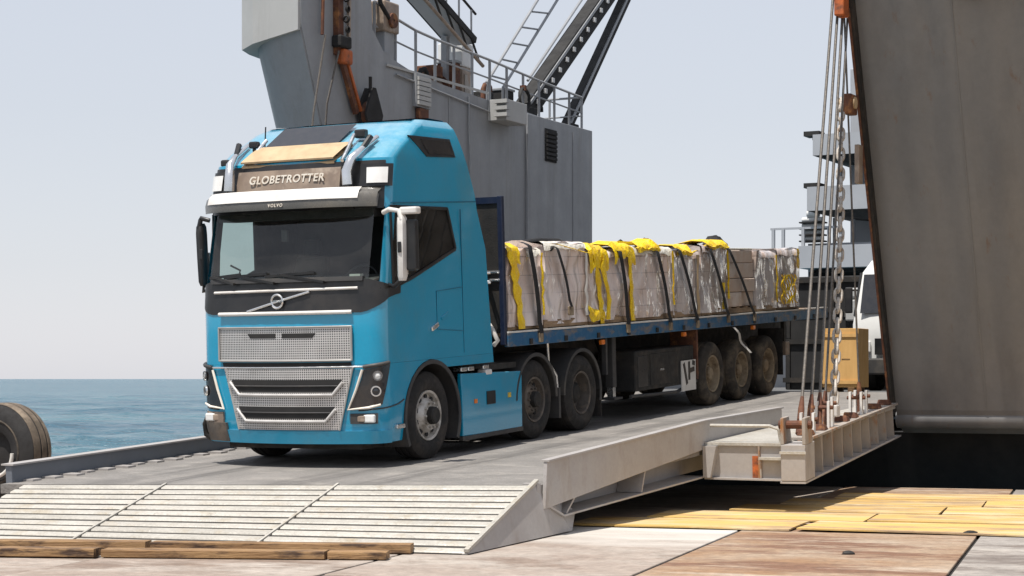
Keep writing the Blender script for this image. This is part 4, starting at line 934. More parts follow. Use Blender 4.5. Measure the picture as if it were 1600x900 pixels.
def build_chain():
    t = thing('lift_chain', 'heavy pale chain hanging from hull bracket to the ramp lug', 'chain', SHIP)
    p, q = Vector((3.36, 4.75, 0.62)), Vector((2.80, 6.78, 4.85))
    n = 30
    base = MB()
    a, b, r = 0.075, 0.045, 0.022
    pts = []
    for k in range(16):
        th = 2*math.pi*k/16
        pts.append((b*math.cos(th), 0, (a*math.sin(th)) + (0.03 if math.sin(th) > 0 else -0.03)))
    ring = MB(); ring.tube(pts + [pts[0]], r, 6, cap=False)
    me = ring.mesh('link', 60); me.materials.append(MAT['chain_steel'])
    d = (q-p); rot = d.to_track_quat('Z', 'Y').to_matrix().to_4x4()
    for k in range(n):
        f = (k+0.5)/n
        c = p.lerp(q, f) + Vector((0.03*math.sin(f*3.1), 0, -0.12*4*f*(1-f)*0.5))
        o = bpy.data.objects.new('link', me); C.objects.link(o); o.parent = t
        o.matrix_local = Matrix.Translation(c) @ rot @ Matrix.Rotation(R(90*(k % 2)+15), 4, 'Z')
    MB().box((3.30, 4.68, 0.44), (3.42, 4.84, 0.60)).build('shackle', 'white_trim', t, bevel=0.02)
build_chain()

# ------------------------------------------------------------------ the truck tractor
TCX = -1.13
TAB = [  # z, yf, crown, hw, rc, yb
    (0.28, -1.08, 0.15, 1.18, 0.22, 0), (0.45, -1.11, 0.16, 1.21, 0.22, 0), (0.80, -1.11, 0.16, 1.22, 0.22, 0), (1.16, -1.11, 0.155, 1.22, 0.22, 1.56), (1.74, -1.10, 0.145, 1.22, 0.22, 1.50),
    (2.10, -1.06, 0.13, 1.215, 0.21, 1.45), (2.90, -0.87, 0.10, 1.20, 0.20, 1.28), (3.08, -0.85, 0.10, 1.20, 0.20, 1.24),
    (3.45, -0.78, 0.08, 1.19, 0.21, 1.08), (3.60, -0.55, 0.07, 1.175, 0.20, 1.01), (3.74, -0.28, 0.05, 1.15, 0.19, 0.95), (3.85, -0.08, 0.04, 1.12, 0.18, 0.90), (3.93, 0.15, 0.03, 1.06, 0.16, 0.85)]
def prm(z):
    if z <= TAB[0][0]: return TAB[0][1:]
    for a, b in zip(TAB[:-1], TAB[1:]):
        if z <= b[0]:
            f = (z-a[0])/(b[0]-a[0]); return tuple(a[i]+(b[i]-a[i])*f for i in range(1, 6))
    return TAB[-1][1:]
def surf(s, z, off=0.0):
    """point on the cab skin; |s|<=1 front, 1..2 rounded corner, beyond 2 metres back along the side"""
    yf, cr, hw, rc, yb = prm(z); sg = -1 if s < 0 else 1; a = abs(s)
    if a <= 1:
        x = a*(hw-rc); y = yf - cr*(1-a*a)
        nx, ny = -2*cr*a/(hw-rc)*-1*0+ (2*cr*a/(hw-rc)), -1.0
        l = math.hypot(nx, ny); nx, ny = nx/l, ny/l
    elif a <= 2:
        th = (a-1)*math.pi/2; x = hw-rc+rc*math.sin(th); y = yf+rc-rc*math.cos(th); nx, ny = math.sin(th), -math.cos(th)
    else:
        x = hw; y = yf+rc+(a-2); nx, ny = 1.0, 0.0
    return (sg*(x+nx*off), y+ny*off, z)
def sx(x, z):
    yf, cr, hw, rc, yb = prm(z); a = abs(x); sg = -1 if x < 0 else 1
    if a <= hw-rc: return sg*a/(hw-rc)
    return sg*(1+math.asin(min(1, (a-(hw-rc))/rc))/(math.pi/2))
def sy(y, z):
    yf, cr, hw, rc, yb = prm(z); return 2 + (y-(yf+rc))
def lin(a, b, n): return [a+(b-a)*k/n for k in range(n+1)]
def patch(name, m, parent, ss, zlo, zhi, nz=4, off=0.012, thick=0.02, smooth=40):
    rows = []
    for i in range(nz+1):
        f = i/nz; row = []
        for s in ss:
            z0 = zlo(s) if callable(zlo) else zlo; z1 = zhi(s) if callable(zhi) else zhi
            row.append(surf(s, z0+(z1-z0)*f, off))
        rows.append(row)
    back = []
    for i in range(nz+1):
        f = i/nz; row = []
        for s in ss:
            z0 = zlo(s) if callable(zlo) else zlo; z1 = zhi(s) if callable(zhi) else zhi
            row.append(surf(s, z0+(z1-z0)*f, off-thick))
        back.append(row)
    mb = MB(); mb.grid(rows)
    n = len(ss)
    ring = rows[0] + [rows[i][-1] for i in range(1, nz)] + rows[-1][::-1] + [rows[i][0] for i in range(nz-1, 0, -1)]
    rb = back[0] + [back[i][-1] for i in range(1, nz)] + back[-1][::-1] + [back[i][0] for i in range(nz-1, 0, -1)]
    mb.grid([ring, rb], closed=True)
    return mb.build(name, m, parent, smooth=smooth)
def fpatch(name, m, parent, xt, zt, xb, zb, nx=10, nz=4, off=0.014, thick=0.03, smooth=40):
    """front patch with straight trapezoid outline: xt=(left,right) at zt, xb at zb"""
    rows, back = [], []
    for i in range(nz+1):
        f = i/nz; z = zb+(zt-zb)*f; a = xb[0]+(xt[0]-xb[0])*f; b = xb[1]+(xt[1]-xb[1])*f
        rows.append([surf(sx(a+(b-a)*k/nx, z), z, off) for k in range(nx+1)])
        back.append([surf(sx(a+(b-a)*k/nx, z), z, off-thick) for k in range(nx+1)])
    mb = MB(); mb.grid(rows)
    ring = rows[0] + [rows[i][-1] for i in range(1, nz)] + rows[-1][::-1] + [rows[i][0] for i in range(nz-1, 0, -1)]
    rb = back[0] + [back[i][-1] for i in range(1, nz)] + back[-1][::-1] + [back[i][0] for i in range(nz-1, 0, -1)]
    mb.grid([ring, rb], closed=True)
    return mb.build(name, m, parent, smooth=smooth)

def text_mesh(txt, size, depth=0.004, spacing=1.0):
    cu = bpy.data.curves.new('txt', 'FONT'); cu.body = txt; cu.size = size; cu.extrude = depth; cu.align_x = 'CENTER'; cu.align_y = 'CENTER'; cu.space_character = spacing; cu.shear = 0.2; cu.offset = size*0.02
    o = bpy.data.objects.new('txt', cu); C.objects.link(o)
    dg = bpy.context.evaluated_depsgraph_get(); me = bpy.data.meshes.new_from_object(o.evaluated_get(dg))
    bpy.data.objects.remove(o); bpy.data.curves.remove(cu)
    return me

WSB = lambda s: 2.10                # windscreen sill height
YWF = -0.76                         # side window front edge
def side_sill(y):                   # side window sill
    pts = [(-0.95, 2.06), (-0.76, 2.00), (-0.35, 2.10), (0.1, 2.24), (0.5, 2.37), (0.70, 2.43), (2.0, 2.43)]
    if y <= pts[0][0]: return pts[0][1]
    for (a, za), (b, zb) in zip(pts[:-1], pts[1:]):
        if y <= b: return za+(zb-za)*(y-a)/(b-a)
    return pts[-1][1]

def cab_grid(inset=0.0):
    """rows of points round the cab from near rear to far rear; returns rows and window masks"""
    rows = []
    zrow = [1.16, 1.45, 1.74, 'sill', 'mid', 2.90, 3.08, 3.28, 3.45, 3.53, 3.60, 3.67, 3.74, 3.80, 3.85, 3.90, 3.93]
    front = [1.99, 1.8, 1.6, 1.4, 1.2, 1.0, 0.75, 0.5, 0.25, 0, -0.25, -0.5, -0.75, -1.0, -1.2, -1.4, -1.6, -1.8, -1.99]
    for zr in zrow:
        zn = {'sill': 2.10, 'mid': 2.5}.get(zr, zr)
        yf, cr, hw, rc, yb = prm(zn)
        ywr = 0.70 if zn <= 2.1 else (0.70-0.16*(zn-2.1)/0.8 if zn < 2.9 else 0.54)
        ys = [yb, yb-0.06, (yb+ywr)/2, ywr, ywr-0.36, ywr-0.72, ywr-1.08, YWF+0.01*(zn > 2.8)]
        ys = [y if y > yf+rc+0.03 else yf+rc+0.03+0.0005*k for k, y in enumerate(ys)]
        def zz(y):
            if zr == 'sill': return side_sill(y)
            if zr == 'mid': return (side_sill(y)+2.90)/2
            return zn
        near = [(hw, y, zz(y)) for y in ys]
        fr = [surf(s, zn) for s in front]
        if zr in ('sill', 'mid'):
            fr = [(p[0], p[1], (zn if abs(s) <= 1.2 else zn + (zz(-0.9)-zn)*(abs(s)-1.2)/0.8)) for p, s in zip(fr, front)]
        far = [(-x, y, z) for (x, y, z) in near[::-1]]
        row = near + fr + far
        if inset:
            row = [(p[0]-math.copysign(inset, p[0]) if abs(p[0]) > 0.6 else p[0]*0.96, p[1]+inset*(1.2 if p[1] < 0 else -1.2), p[2]-(inset if zn > 3.5 else 0)) for p in row]
        rows.append(row)
    return rows
def cab_faces(rows):
    n = len(rows[0]); ns = 8; nf = 19; fs = []
    for i in range(len(rows)-1):
        for k in range(n-1):
            side_near = 3 <= k < 7; side_far = n-1-7 <= k < n-1-3
            ws = ns+2 <= k < ns+nf-1-2
            if i in (3, 4) and (side_near or side_far or ws): continue
            fs.append((i*n+k, i*n+k+1, (i+1)*n+k+1, (i+1)*n+k))
    return fs

def wheel(parent, side, y, z, style, Rr=0.51, W=0.30, x=1.03):
    """side +1 near, -1 far; style front (domed), flat, deep"""
    rimm = {'front': 'rim_steel', 'flat': 'rim_dark', 'deep': 'rim_dark', 'trailer': 'rim_dusty'}[style]
    tm = 'dusty_rubber' if style == 'trailer' else 'rubber'
    c = (side*x, y, z)
    o = W/2
    if style == 'front': pr = [(o-0.03, 0.295), (o-0.005, 0.29), (o-0.015, 0.265), (o-0.07, 0.25), (o-0.06, 0.215), (o+0.015, 0.165), (o+0.02, 0.12), (o+0.02, 0.10)]
    elif style == 'flat': pr = [(o-0.03, 0.295), (o-0.005, 0.29), (o-0.015, 0.265), (o-0.09, 0.25), (o-0.10, 0.215), (o-0.04, 0.165), (o-0.03, 0.12), (o-0.03, 0.10)]
    elif style == 'trailer': pr = [(o-0.03, 0.295), (o-0.005, 0.29), (o-0.015, 0.265), (o-0.11, 0.25), (o-0.12, 0.20), (o-0.11, 0.14), (o-0.11, 0.10)]
    else: pr = [(o-0.03, 0.295), (o-0.005, 0.29), (o-0.015, 0.265), (o-0.17, 0.25), (o-0.19, 0.20), (o-0.19, 0.14)]
    rim = MB().lathe([(side*a, r) for a, r in pr], c, 'x', 36).build('wheel', rimm, parent, smooth=35)
    t = [(o-0.03, 0.285), (o-0.005, 0.31), (o+0.012, 0.36), (o+0.012, 0.41), (o-0.005, 0.455), (o-0.03, Rr-0.012), (o-0.06, Rr), (o-0.10, Rr), (o-0.105, Rr-0.012), (o-0.12, Rr-0.012), (o-0.125, Rr), (-o+0.125, Rr), (-o+0.12, Rr-0.012), (-o+0.105, Rr-0.012), (-o+0.10, Rr), (-o+0.03, Rr-0.01), (-o, 0.40), (-o+0.03, 0.285)]
    MB().lathe([(side*a, r) for a, r in t], c, 'x', 48).build('tyre', tm, rim, smooth=32)
    hx = {'front': o+0.02, 'flat': o-0.03, 'trailer': o-0.11, 'deep': o-0.19}[style]
    hub = [(hx, 0.105), (hx+0.06, 0.10), (hx+0.075, 0.085), (hx+0.075, 0.0)] if style != 'deep' else [(hx, 0.15), (hx+0.09, 0.14), (hx+0.12, 0.10), (hx+0.12, 0.0)]
    hm = 'chassis_black' if style in ('front', 'flat', 'deep') else 'rim_dusty'
    MB().lathe([(side*a, r) for a, r in hub], c, 'x', 24).build('hub', hm, rim, smooth=35)
    nut = MB(); hole = MB()
    for k in range(10):
        a = 2*math.pi*k/10
        nr = 0.145 if style != 'deep' else 0.175
        py, pz = c[1]+nr*math.cos(a), c[2]+nr*math.sin(a)
        nut.tube([(c[0]+side*(hx-0.02), py, pz), (c[0]+side*(hx+0.025), py, pz)], 0.014, 6)
        if style in ('front', 'flat'):
            hr = 0.217; a2 = a+math.pi/10
            q = Vector((c[0]+side*(o-0.052 if style == 'front' else o-0.09), c[1]+hr*math.cos(a2), c[2]+hr*math.sin(a2)))
            hole.tube([q, q+Vector((side*0.012, 0, 0))], 0.03, 10)
    nut.build('wheel_nuts', rimm, rim)
    if style in ('front', 'flat'): hole.build('hand_holes', 'ship_dark', rim)
    return rim

def mudguard(parent, side, y, z, r, x0, x1, a0, a1, m='plastic_grey', flap=None):
    mb = MB()
    mb.lathe([(side*x0, r), (side*x1, r), (side*x1, r-0.045), (side*(x1-0.012), r-0.05), (side*(x1-0.012), r-0.012), (side*x0, r-0.012)], (0, y, z), 'x', 24, closed=True, sweep=(R(a0), R(a1)))
    o = mb.build('mudguard', m, parent, smooth=40)
    return o

def build_tractor():
    t = thing('semi_truck', 'bright blue cab-over semi truck driving down the loading ramp', 'truck', RAMP, (TCX, 0, 0))
    rows = cab_grid()
    mb = MB(); mb.add([p for r in rows for p in r], cab_faces(rows))
    n = len(rows[0]); top = rows[-1]
    mb.add(top, [tuple(range(n))])
    for i in range(len(rows)-1):    # back wall
        pass
    mb.add([r[0] for r in rows] + [r[-1] for r in rows], [(i, i+1, len(rows)+i+1, len(rows)+i) for i in range(len(rows)-1)])
    shell = mb.build('cab', 'truck_blue', t, smooth=28)
    li = cab_grid(0.035)
    mb = MB(); mb.add([p for r in li for p in r], cab_faces(li)); mb.add(li[-1], [tuple(range(n))])
    mb.add([r[0] for r in li] + [r[-1] for r in li], [(i, i+1, len(li)+i+1, len(li)+i) for i in range(len(li)-1)])
    mb.build('cab_lining', 'interior', t)
    # lower front corner skin and bumper, open round the wheel
    def arch_y(z):
        if z < 0.5: return -0.60
        v = 0.66**2-(z-0.5)**2
        return 0.05-math.sqrt(max(0.0, v))
    zs = [0.28, 0.34, 0.42, 0.55, 0.70, 0.85, 0.98, 1.08, 1.13, 1.158]
    ss = [1.99, 1.75, 1.5, 1.25, 1.0, 0.7, 0.35, 0, -0.35, -0.7, -1.0, -1.25, -1.5, -1.75, -1.99]
    rr = []
    for z in zs:
        a = arch_y(z); hw = prm(z)[2]; y0 = prm(z)[0]+prm(z)[3]
        near = [(hw, a, z), (hw, a+(y0-a)*0.5, z)]
        rr.append(near + [surf(s, z) for s in ss] + [(-p[0], p[1], p[2]) for p in near[::-1]])
    mb = MB().grid(rr); lo = mb.build('lower_front', 'truck_blue', t, smooth=30)
    # panels behind the arch
    for s in (1, -1):
        pl = [(0.05, 1.158)] + [(0.05+0.66*math.sin(R(a)), 0.5+0.66*math.cos(R(a))) for a in (12, 22, 33)] + [(1.575, 1.05), (1.56, 1.158)]
        MB().prism(pl, 'yz', s*1.18, s*1.2195).build('rear_side_panel', 'truck_blue', t)
        mudguard(t, s, 0.05, 0.5, 0.655, 0.75, 1.232, -28, 208)
    # side seams: door shut lines, swage and rear fairing edge
    for s in (1, -1):
        q = 1.2235*s
        for (a, b) in (((0.83, 1.20), (0.83, 2.90)), ((0.20, 1.50), (0.20, 1.94)), ((0.20, 1.94), (0.83, 1.98)), ((0.20, 1.50), (0.83, 1.46))):
            w = 0.006
            MB().bar((q-0.005*s, a[0], a[1]), (q-0.004*s, b[0], b[1]), w, 0.012, up=(1,0,0)).build('door_seam', 'seam_blue', t)
        hz = [(0.56, 2.965), (1.26, 2.985)]
        MB().bar((1.2*s+0.004*s, -0.72, 2.94), (1.195*s+0.004*s, 1.25, 3.0), 0.012, 0.014, up=(1,0,0)).build('roof_seam', 'seam_blue', t)
        # door handle and badge
        MB().bar((q+0.012*s, 0.04, 1.50), (q+0.012*s, 0.20, 1.56), 0.05, 0.03, up=(1,0,0)).build('door_handle', 'chrome', t, bevel=0.01)
        MB().bar((q+0.004*s, 0.30, 1.62), (q+0.004*s, 0.46, 1.68), 0.035, 0.014, up=(1,0,0)).build('handle_recess', 'truck_blue', t)
    # glazing
    def wrows(off): 
        out = []
        for i in range(9):
            f = i/8; out.append([surf(s, 2.09+0.82*f, off) for s in [1.22,1.1,1.0,0.75,0.5,0.25,0,-0.25,-0.5,-0.75,-1.0,-1.1,-1.22]])
        return out
    MB().grid(wrows(-0.004)).build('windscreen', 'glass', t, smooth=60, recalc=False)
    for s in (1, -1):
        MB().add([(s*1.208, YWF, 2.0), (s*1.208, -0.35, 2.10), (s*1.207, 0.1, 2.24), (s*1.207, 0.70, 2.43), (s*1.196, 0.54, 2.90), (s*1.196, YWF+0.01, 2.90)], [(0,1,2,3,4,5)]).build('side_window', 'glass_dark' if s > 0 else 'glass', t)
        fr = [(YWF, 2.0), (-0.35, 2.10), (0.1, 2.24), (0.70, 2.43), (0.54, 2.90), (YWF+0.01, 2.90), (YWF, 2.0)]
        mb = MB()
        for a, b in zip(fr[:-1], fr[1:]): mb.bar((s*(1.2235-0.02*(a[1]-2.0)), a[0], a[1]), (s*(1.2235-0.02*(b[1]-2.0)), b[0], b[1]), 0.035, 0.014, up=(1,0,0))
        mb.build('window_frame', 'cab_black', t)
        # small roof side window
        y4 = [(-0.24, 3.72), (0.72, 3.72), (0.80, 3.51), (0.12, 3.49)]
        MB().add([(s*(prm(z)[2]+0.012), y, z) for y, z in y4] + [(s*(prm(z)[2]-0.01), y, z) for y, z in y4], [(0,1,2,3), (0,4,5,1), (1,5,6,2), (2,6,7,3), (3,7,4,0)]).build('roof_window_frame', 'cab_black', t)
        y5 = [(0.02, 3.69), (0.70, 3.69), (0.765, 3.535), (0.16, 3.525)]
        MB().add([(s*(prm(z)[2]+0.0145), y, z) for y, z in y5], [(0,1,2,3)]).build('roof_window', 'lamp_dark', t)
    # black panel under the windscreen sweeping up to the side windows
    ssl = [2.25, 2.12, 2.0, 1.8, 1.6, 1.4, 1.2, 1.0, 0.75, 0.5, 0.25, 0]
    ssl = ssl + [-s for s in ssl[:-1][::-1]]
    def lo_(s):
        a = abs(s)
        return 1.735 if a < 1.05 else 1.735 + 0.20*min(1, (a-1.05)/1.15)**1.3
    def hi_(s):
        a = abs(s); return 2.105 if a < 1.2 else 2.105-0.07*min(1, (a-1.2)/0.8)
    patch('front_panel', 'cab_black', t, ssl, lo_, hi_, 4, 0.010, 0.02)
    # scuttle ridge, wiper arms and blades
    patch('scuttle', 'plastic_grey', t, lin(-1.05, 1.05, 20), 2.085, 2.135, 2, 0.035, 0.05)
    for k, (xa, xb) in enumerate(((-0.62, -0.98), (-0.05, -0.60), (0.58, 0.02))):
        p0 = surf(sx(xa, 2.08), 2.08, 0.05); p1 = surf(sx(xb, 2.17), 2.17, 0.04)
        w = MB().bar(p0, p1, 0.03, 0.025).build('wiper', 'cab_black', t)
        b0 = surf(sx(xb-0.22 if xb > -0.9 else -1.05, 2.155), 2.155, 0.022); b1 = surf(sx(min(xb+0.42, 0.9), 2.19), 2.19, 0.022)
        MB().bar(b0, b1, 0.012, 0.03).build('blade', 'cab_black', w)
    # chrome strips and badge
    def strip(name, x0, x1, z0, z1, h, m, off=0.02):
        pts = [surf(sx(x0+(x1-x0)*k/10, z0+(z1-z0)*k/10), z0+(z1-z0)*k/10, off) for k in range(11)]
        return MB().tube(pts, h/2, 8).build(name, m, t, smooth=60)
    strip('panel_strip', -0.96, 0.96, 1.985, 2.005, 0.032, 'white_trim')
    strip('panel_lower_strip', -0.87, 0.90, 1.738, 1.742, 0.045, 'white_trim')
    strip('badge_bar', -0.42, 0.40, 1.765, 1.975, 0.03, 'chrome', 0.026)
    cx, cz = 0.0, 1.875
    c = surf(sx(cx, cz), cz, 0.03)
    MB().lathe([(-0.012, 0.062), (-0.02, 0.074), (-0.012, 0.086), (0.0, 0.086), (0.0, 0.062)], c, 'y', 28, closed=True).build('badge_ring', 'chrome', t, smooth=40)
    MB().lathe([(-0.006, 0.0), (-0.006, 0.062), (0.004, 0.062)], c, 'y', 24).build('badge_disc', 'cab_black', t)
    me = text_mesh('VOLVO', 0.034, 0.002)
    o = put('badge_lettering', me, 'chrome', t); o.location = (c[0], c[1]-0.010, c[2]); o.rotation_euler = (R(90), 0, 0)
    # upper grille
    g = fpatch('upper_grille', 'grille_mesh', t, (-0.88, 0.90), 1.585, (-0.87, 0.885), 1.205, 14, 4, 0.02, 0.03)
    for (x0, x1, z, nm) in ((-0.88, 0.90, 1.583, 'grille_frame'), (-0.87, 0.885, 1.207, 'grille_frame')):
        strip(nm, x0, x1, z, z, 0.022, 'grille_trim', 0.028)
    for x in (-0.875, 0.893): MB().tube([surf(sx(x, 1.205), 1.205, 0.028), surf(sx(x, 1.58), 1.58, 0.028)], 0.012, 8).build('grille_frame', 'grille_trim', t)
    fpatch('grille_slot', 'ship_dark', t, (-0.42, -0.03), 1.515, (-0.38, -0.03), 1.462, 4, 1, 0.026, 0.01)
    fpatch('grille_slot', 'ship_dark', t, (0.06, 0.48), 1.515, (0.06, 0.44), 1.462, 4, 1, 0.026, 0.01)
    fpatch('grille_gap', 'ship_dark', t, (-0.84, 0.88), 1.185, (-0.82, 0.88), 1.125, 10, 1, 0.012, 0.02)
    # lower grille
    fpatch('lower_grille', 'grille_mesh', t, (-0.80, 0.90), 1.115, (-0.60, 0.74), 0.435, 14, 6, 0.022, 0.03)
    for (a, b, zt, zb) in (((-0.68, 0.78), (-0.58, 0.70), 0.995, 0.855), ((-0.58, 0.69), (-0.49, 0.61), 0.695, 0.56)):
        fpatch('intake', 'ship_dark', t, a, zt, b, zb, 10, 1, 0.028, 0.01)
        mid = (zt+zb)/2
        strip('intake_bar', a[0]+0.05, a[1]-0.05, mid, mid, 0.018, 'plastic_grey', 0.036)
        # light lip wrapped under the opening
        pts = [(a[0]-0.01, zt-0.03), (b[0]+0.03, zb-0.03), (b[1]-0.03, zb-0.03), (a[1]+0.01, zt-0.03)]
        full = []
        for (xa, za), (xb, zb2) in zip(pts[:-1], pts[1:]):
            for k in range(6): full.append(surf(sx(xa+(xb-xa)*k/6, za+(zb2-za)*k/6), za+(zb2-za)*k/6, 0.04))
        full.append(surf(sx(*pts[-1]), pts[-1][1], 0.04))
        MB().tube(full, 0.018, 8).build('intake_lip', 'grille_light', t, smooth=60)
    for s in (-1, 1):
        pts = [surf(sx(s*(0.85-0.03*(s<0)) + 0.05, 1.12), 1.12, 0.025), surf(sx(s*0.66+0.07, 0.43), 0.43, 0.025)]
        MB().tube(pts, 0.012, 8).build('grille_side_trim', 'grille_trim', t)
    strip('bumper_top_strip', -1.02, 1.05, 1.128, 1.135, 0.022, 'chrome', 0.016)
    # headlights wrapped round the corners
    for s in (1, -1):
        zt, zb = 1.10, 0.66
        hs = [1.02, 1.2, 1.4, 1.6, 1.8, 1.98]
        rows_ = []
        for i in range(6):
            f = i/5; z = zb+(zt-zb)*f + 0
            s0 = 0.84+0.20*f; s1 = 1.62+0.36*f
            rows_.append([surf(s*(s0+(s1-s0)*k/6), z + 0.05*k/6, 0.014) for k in range(7)])
        h = MB().grid(rows_).build('headlight', 'lamp_dark', t, smooth=40)
        for (fs, z, r) in ((1.42, 0.86, 0.062), (1.48, 1.03, 0.058)):
            c = surf(s*fs, z, 0.022); th = (fs-1)*math.pi/2; nd = Vector((s*math.sin(th), -math.cos(th), 0))
            q = nd.to_track_quat('Z', 'Y').to_matrix()
            for nm, pr, m in (('lens_ring', [(0.0, r), (0.02, r*0.95), (0.02, r*0.72), (0.0, r*0.7)], 'chrome' if z < 0.9 else 'lamp_reflector'), ('lens', [(0.004, r*0.7), (0.016, r*0.4), (0.018, 0.0)], 'lamp_dark' if z < 0.9 else 'lamp_lens')):
                mb = MB().lathe(pr, (0,0,0), 'z', 20); mb.v = [tuple(Vector(c) + q @ Vector(p)) for p in mb.v]; mb.build(nm, m, h, smooth=40)
        V = [surf(s*(1.03), zt, 0.022), surf(s*0.93, (zt+zb)/2, 0.022), surf(s*0.84, zb, 0.022), surf(s*1.2, zb+0.02, 0.022), surf(s*1.56, zb+0.05, 0.022)]
        MB().tube(V, 0.015, 8).build('running_light', 'letter_white', h, smooth=30)
        strip_pts = [surf(s*(1.06+0.84*k/6), zt+0.03+0.04*k/6, 0.02) for k in range(7)]
        MB().tube(strip_pts, 0.022, 8).build('brow', 'plastic_grey', h, smooth=50)
        # fog lamp pocket
        rows_ = [[surf(s*(0.86+0.62*k/5), z, 0.014) for k in range(6)] for z in (0.50, 0.56, 0.615)]
        fo = MB().grid(rows_).build('fog_pocket', 'plastic_grey', t, smooth=40)
        c = surf(s*1.22, 0.557, 0.016)
        MB().box((c[0]-0.07, c[1]-0.02, c[2]-0.045), (c[0]+0.07, c[1]+0.03, c[2]+0.045)).build('fog_lamp', 'lamp_lens', fo, bevel=0.015)
        c = surf(s*0.98, 0.555, 0.014)
        MB().box((c[0]-0.05, c[1]-0.012, c[2]-0.035), (c[0]+0.05, c[1]+0.03, c[2]+0.035)).build('indicator', 'sign_tan', fo, bevel=0.01)
        # crease between bumper and upper skin
        MB().tube([surf(s*v, 0.645+0.03*(v-0.9), 0.004) for v in lin(0.95, 1.99, 8)] + [(s*1.222, -0.72, 0.70), (s*1.222, -0.60, 0.74)], 0.008, 6).build('bumper_seam', 'cab_black', t)
        MB().box((s*1.225-0.03, -0.80, 0.42), (s*1.225+0.02, -0.62, 0.47)).build('step_edge', 'chrome', t, bevel=0.01)
    # bumper lower lip
    patch('bumper_lip', 'truck_blue', t, [s for s in ss], 0.275, 0.42, 3, 0.028, 0.03)
    MB().box((-0.9, -1.0, 0.20), (0.9, -0.2, 0.285)).build('under_tray', 'chassis_black', t)
    # far corner is dented and dirty: exposed bracket
    patch('broken_corner', 'rim_dark', t, [-0.80, -1.0, -1.25, -1.5, -1.75, -1.99], 0.285, 0.50, 3, 0.034, 0.03)
    patch('bare_corner', 'sign_tan', t, [-0.86, -1.0, -1.25, -1.5, -1.75, -1.99], 0.50, 0.62, 2, 0.018, 0.03)
    MB().tube([(-1.20, -0.98, 0.56), (-1.27, -0.96, 0.46), (-1.27, -0.94, 0.34), (-1.18, -0.92, 0.28)], 0.035, 8).build('bumper_bracket', 'chassis_black', t, smooth=60)
    # roof front: header, lit sign, visor, lamps, horns, tan deflector board
    patch('header', 'cab_black', t, lin(-1.55, 1.55, 24), 2.885, 3.42, 6, 0.008, 0.02)
    fpatch('roof_sign', 'sign_tan', t, (-0.72, 0.66), 3.36, (-0.74, 0.66), 3.135, 8, 2, 0.05, 0.06)
    me = text_mesh('GLOBETROTTER', 0.125, 0.004, 1.12)
    o = put('roof_sign_lettering', me, 'letter_white', t); o.rotation_euler = (R(84), 0, 0); o.location = (-0.03, surf(0, 3.25, 0.05)[1]-0.004, 3.25)
    # sun visor: long curved translucent brow with a white top band
    vr = []; 
    for k in range(21):
        x = -1.16+2.32*k/20; b = 1-(abs(x)/1.16)**4
        y = -0.93-0.30*b
        vr.append([(x, -0.86-0.02*b, 3.12), (x, y+0.10, 3.115), (x, y, 3.06), (x, y-0.035, 2.985), (x, y-0.03, 2.90), (x, y-0.02, 2.90), (x, y+0.02, 3.04), (x, -0.85, 3.10)])
    vis = MB().grid([list(r) for r in zip(*vr)]).build('sun_visor', 'visor_smoke', t, smooth=35)
    wb = [[(-1.05+2.05*k/20, -0.93-0.30*(1-(abs(-1.05+2.05*k/20)/1.16)**4)+dy, z) for k in range(21)] for dy, z in ((0.06, 3.122), (-0.008, 3.075), (-0.042, 2.995))]
    MB().grid(wb).build('visor_band', 'white_trim', vis, smooth=40)
    me = text_mesh('VOLVO', 0.05, 0.002, 1.3)
    o = put('visor_lettering', me, 'letter_white', vis); o.rotation_euler = (R(90), 0, 0); o.location = (0.02, -1.274, 2.945)
    for s in (1, -1):
        lr = [[surf(s*(0.90+0.9*k/6), z, 0.03) for k in range(7)] for z in (3.13, 3.25, 3.38)]
        hb = MB().grid(lr).build('corner_lamp_housing', 'cab_black', t, smooth=40)
        lr = [[surf(s*(0.98+0.62*k/5), z, 0.045) for k in range(6)] for z in (3.165, 3.25, 3.34)]
        MB().grid(lr).build('corner_lamp', 'lamp_lens', hb, smooth=40)
        # air horn: chrome trumpet rising back over the roof
        x = s*0.80
        MB().tube([(x, -0.98, 3.15), (x-0.01*s, -0.98, 3.30), (x+0.02*s, -0.92, 3.44), (x+0.06*s, -0.76, 3.55), (x+0.08*s, -0.45, 3.70)], [0.062, 0.058, 0.052, 0.036, 0.03], 12).build('air_horn', 'chrome', t, smooth=50)
        MB().tube([(x+0.06*s, -0.74, 3.56), (x+0.10*s, -0.62, 3.70)], 0.035, 8).build('horn_tail', 'cab_black', t)
        MB().tube([(s*0.66, -0.86, 3.43), (s*0.60+0.02, -0.52, 3.74)], 0.022, 8).build('board_stay', 'chrome', t)
    MB().box((0.60, -0.50, 3.70), (0.74, -0.40, 3.80)).build('stay_clamp', 'cab_black', t, bevel=0.02)
    bd = [[(x, y, z) for x in lin(-0.70, 0.56, 8)] for y, z in ((-0.88, 3.455), (-0.885, 3.475), (-0.74, 3.59), (-0.62, 3.655))]
    bd[2] = [(x+0.06, y, z) for x, y, z in bd[2]]; bd[3] = [(x+0.09, y, z) for x, y, z in bd[3]]
    b2 = [[(x, y+0.02, z-0.05) for x, y, z in r] for r in bd]
    MB().grid(bd + b2[::-1], closed=False).build('roof_board', 'tan_panel', t, smooth=40)
    MB().box((-0.62, -0.78, 3.40), (0.56, -0.58, 3.50)).build('board_gap', 'ship_dark', t)
    rg = []
    for y, z in ((-0.52, 3.615), (-0.08, 3.865)):
        rg.append([(x, y-0.02, z+0.035) for x in (-0.60, -0.25, 0.1, 0.40)])
    MB().grid(rg).build('roof_hatch', 'lamp_dark', t)
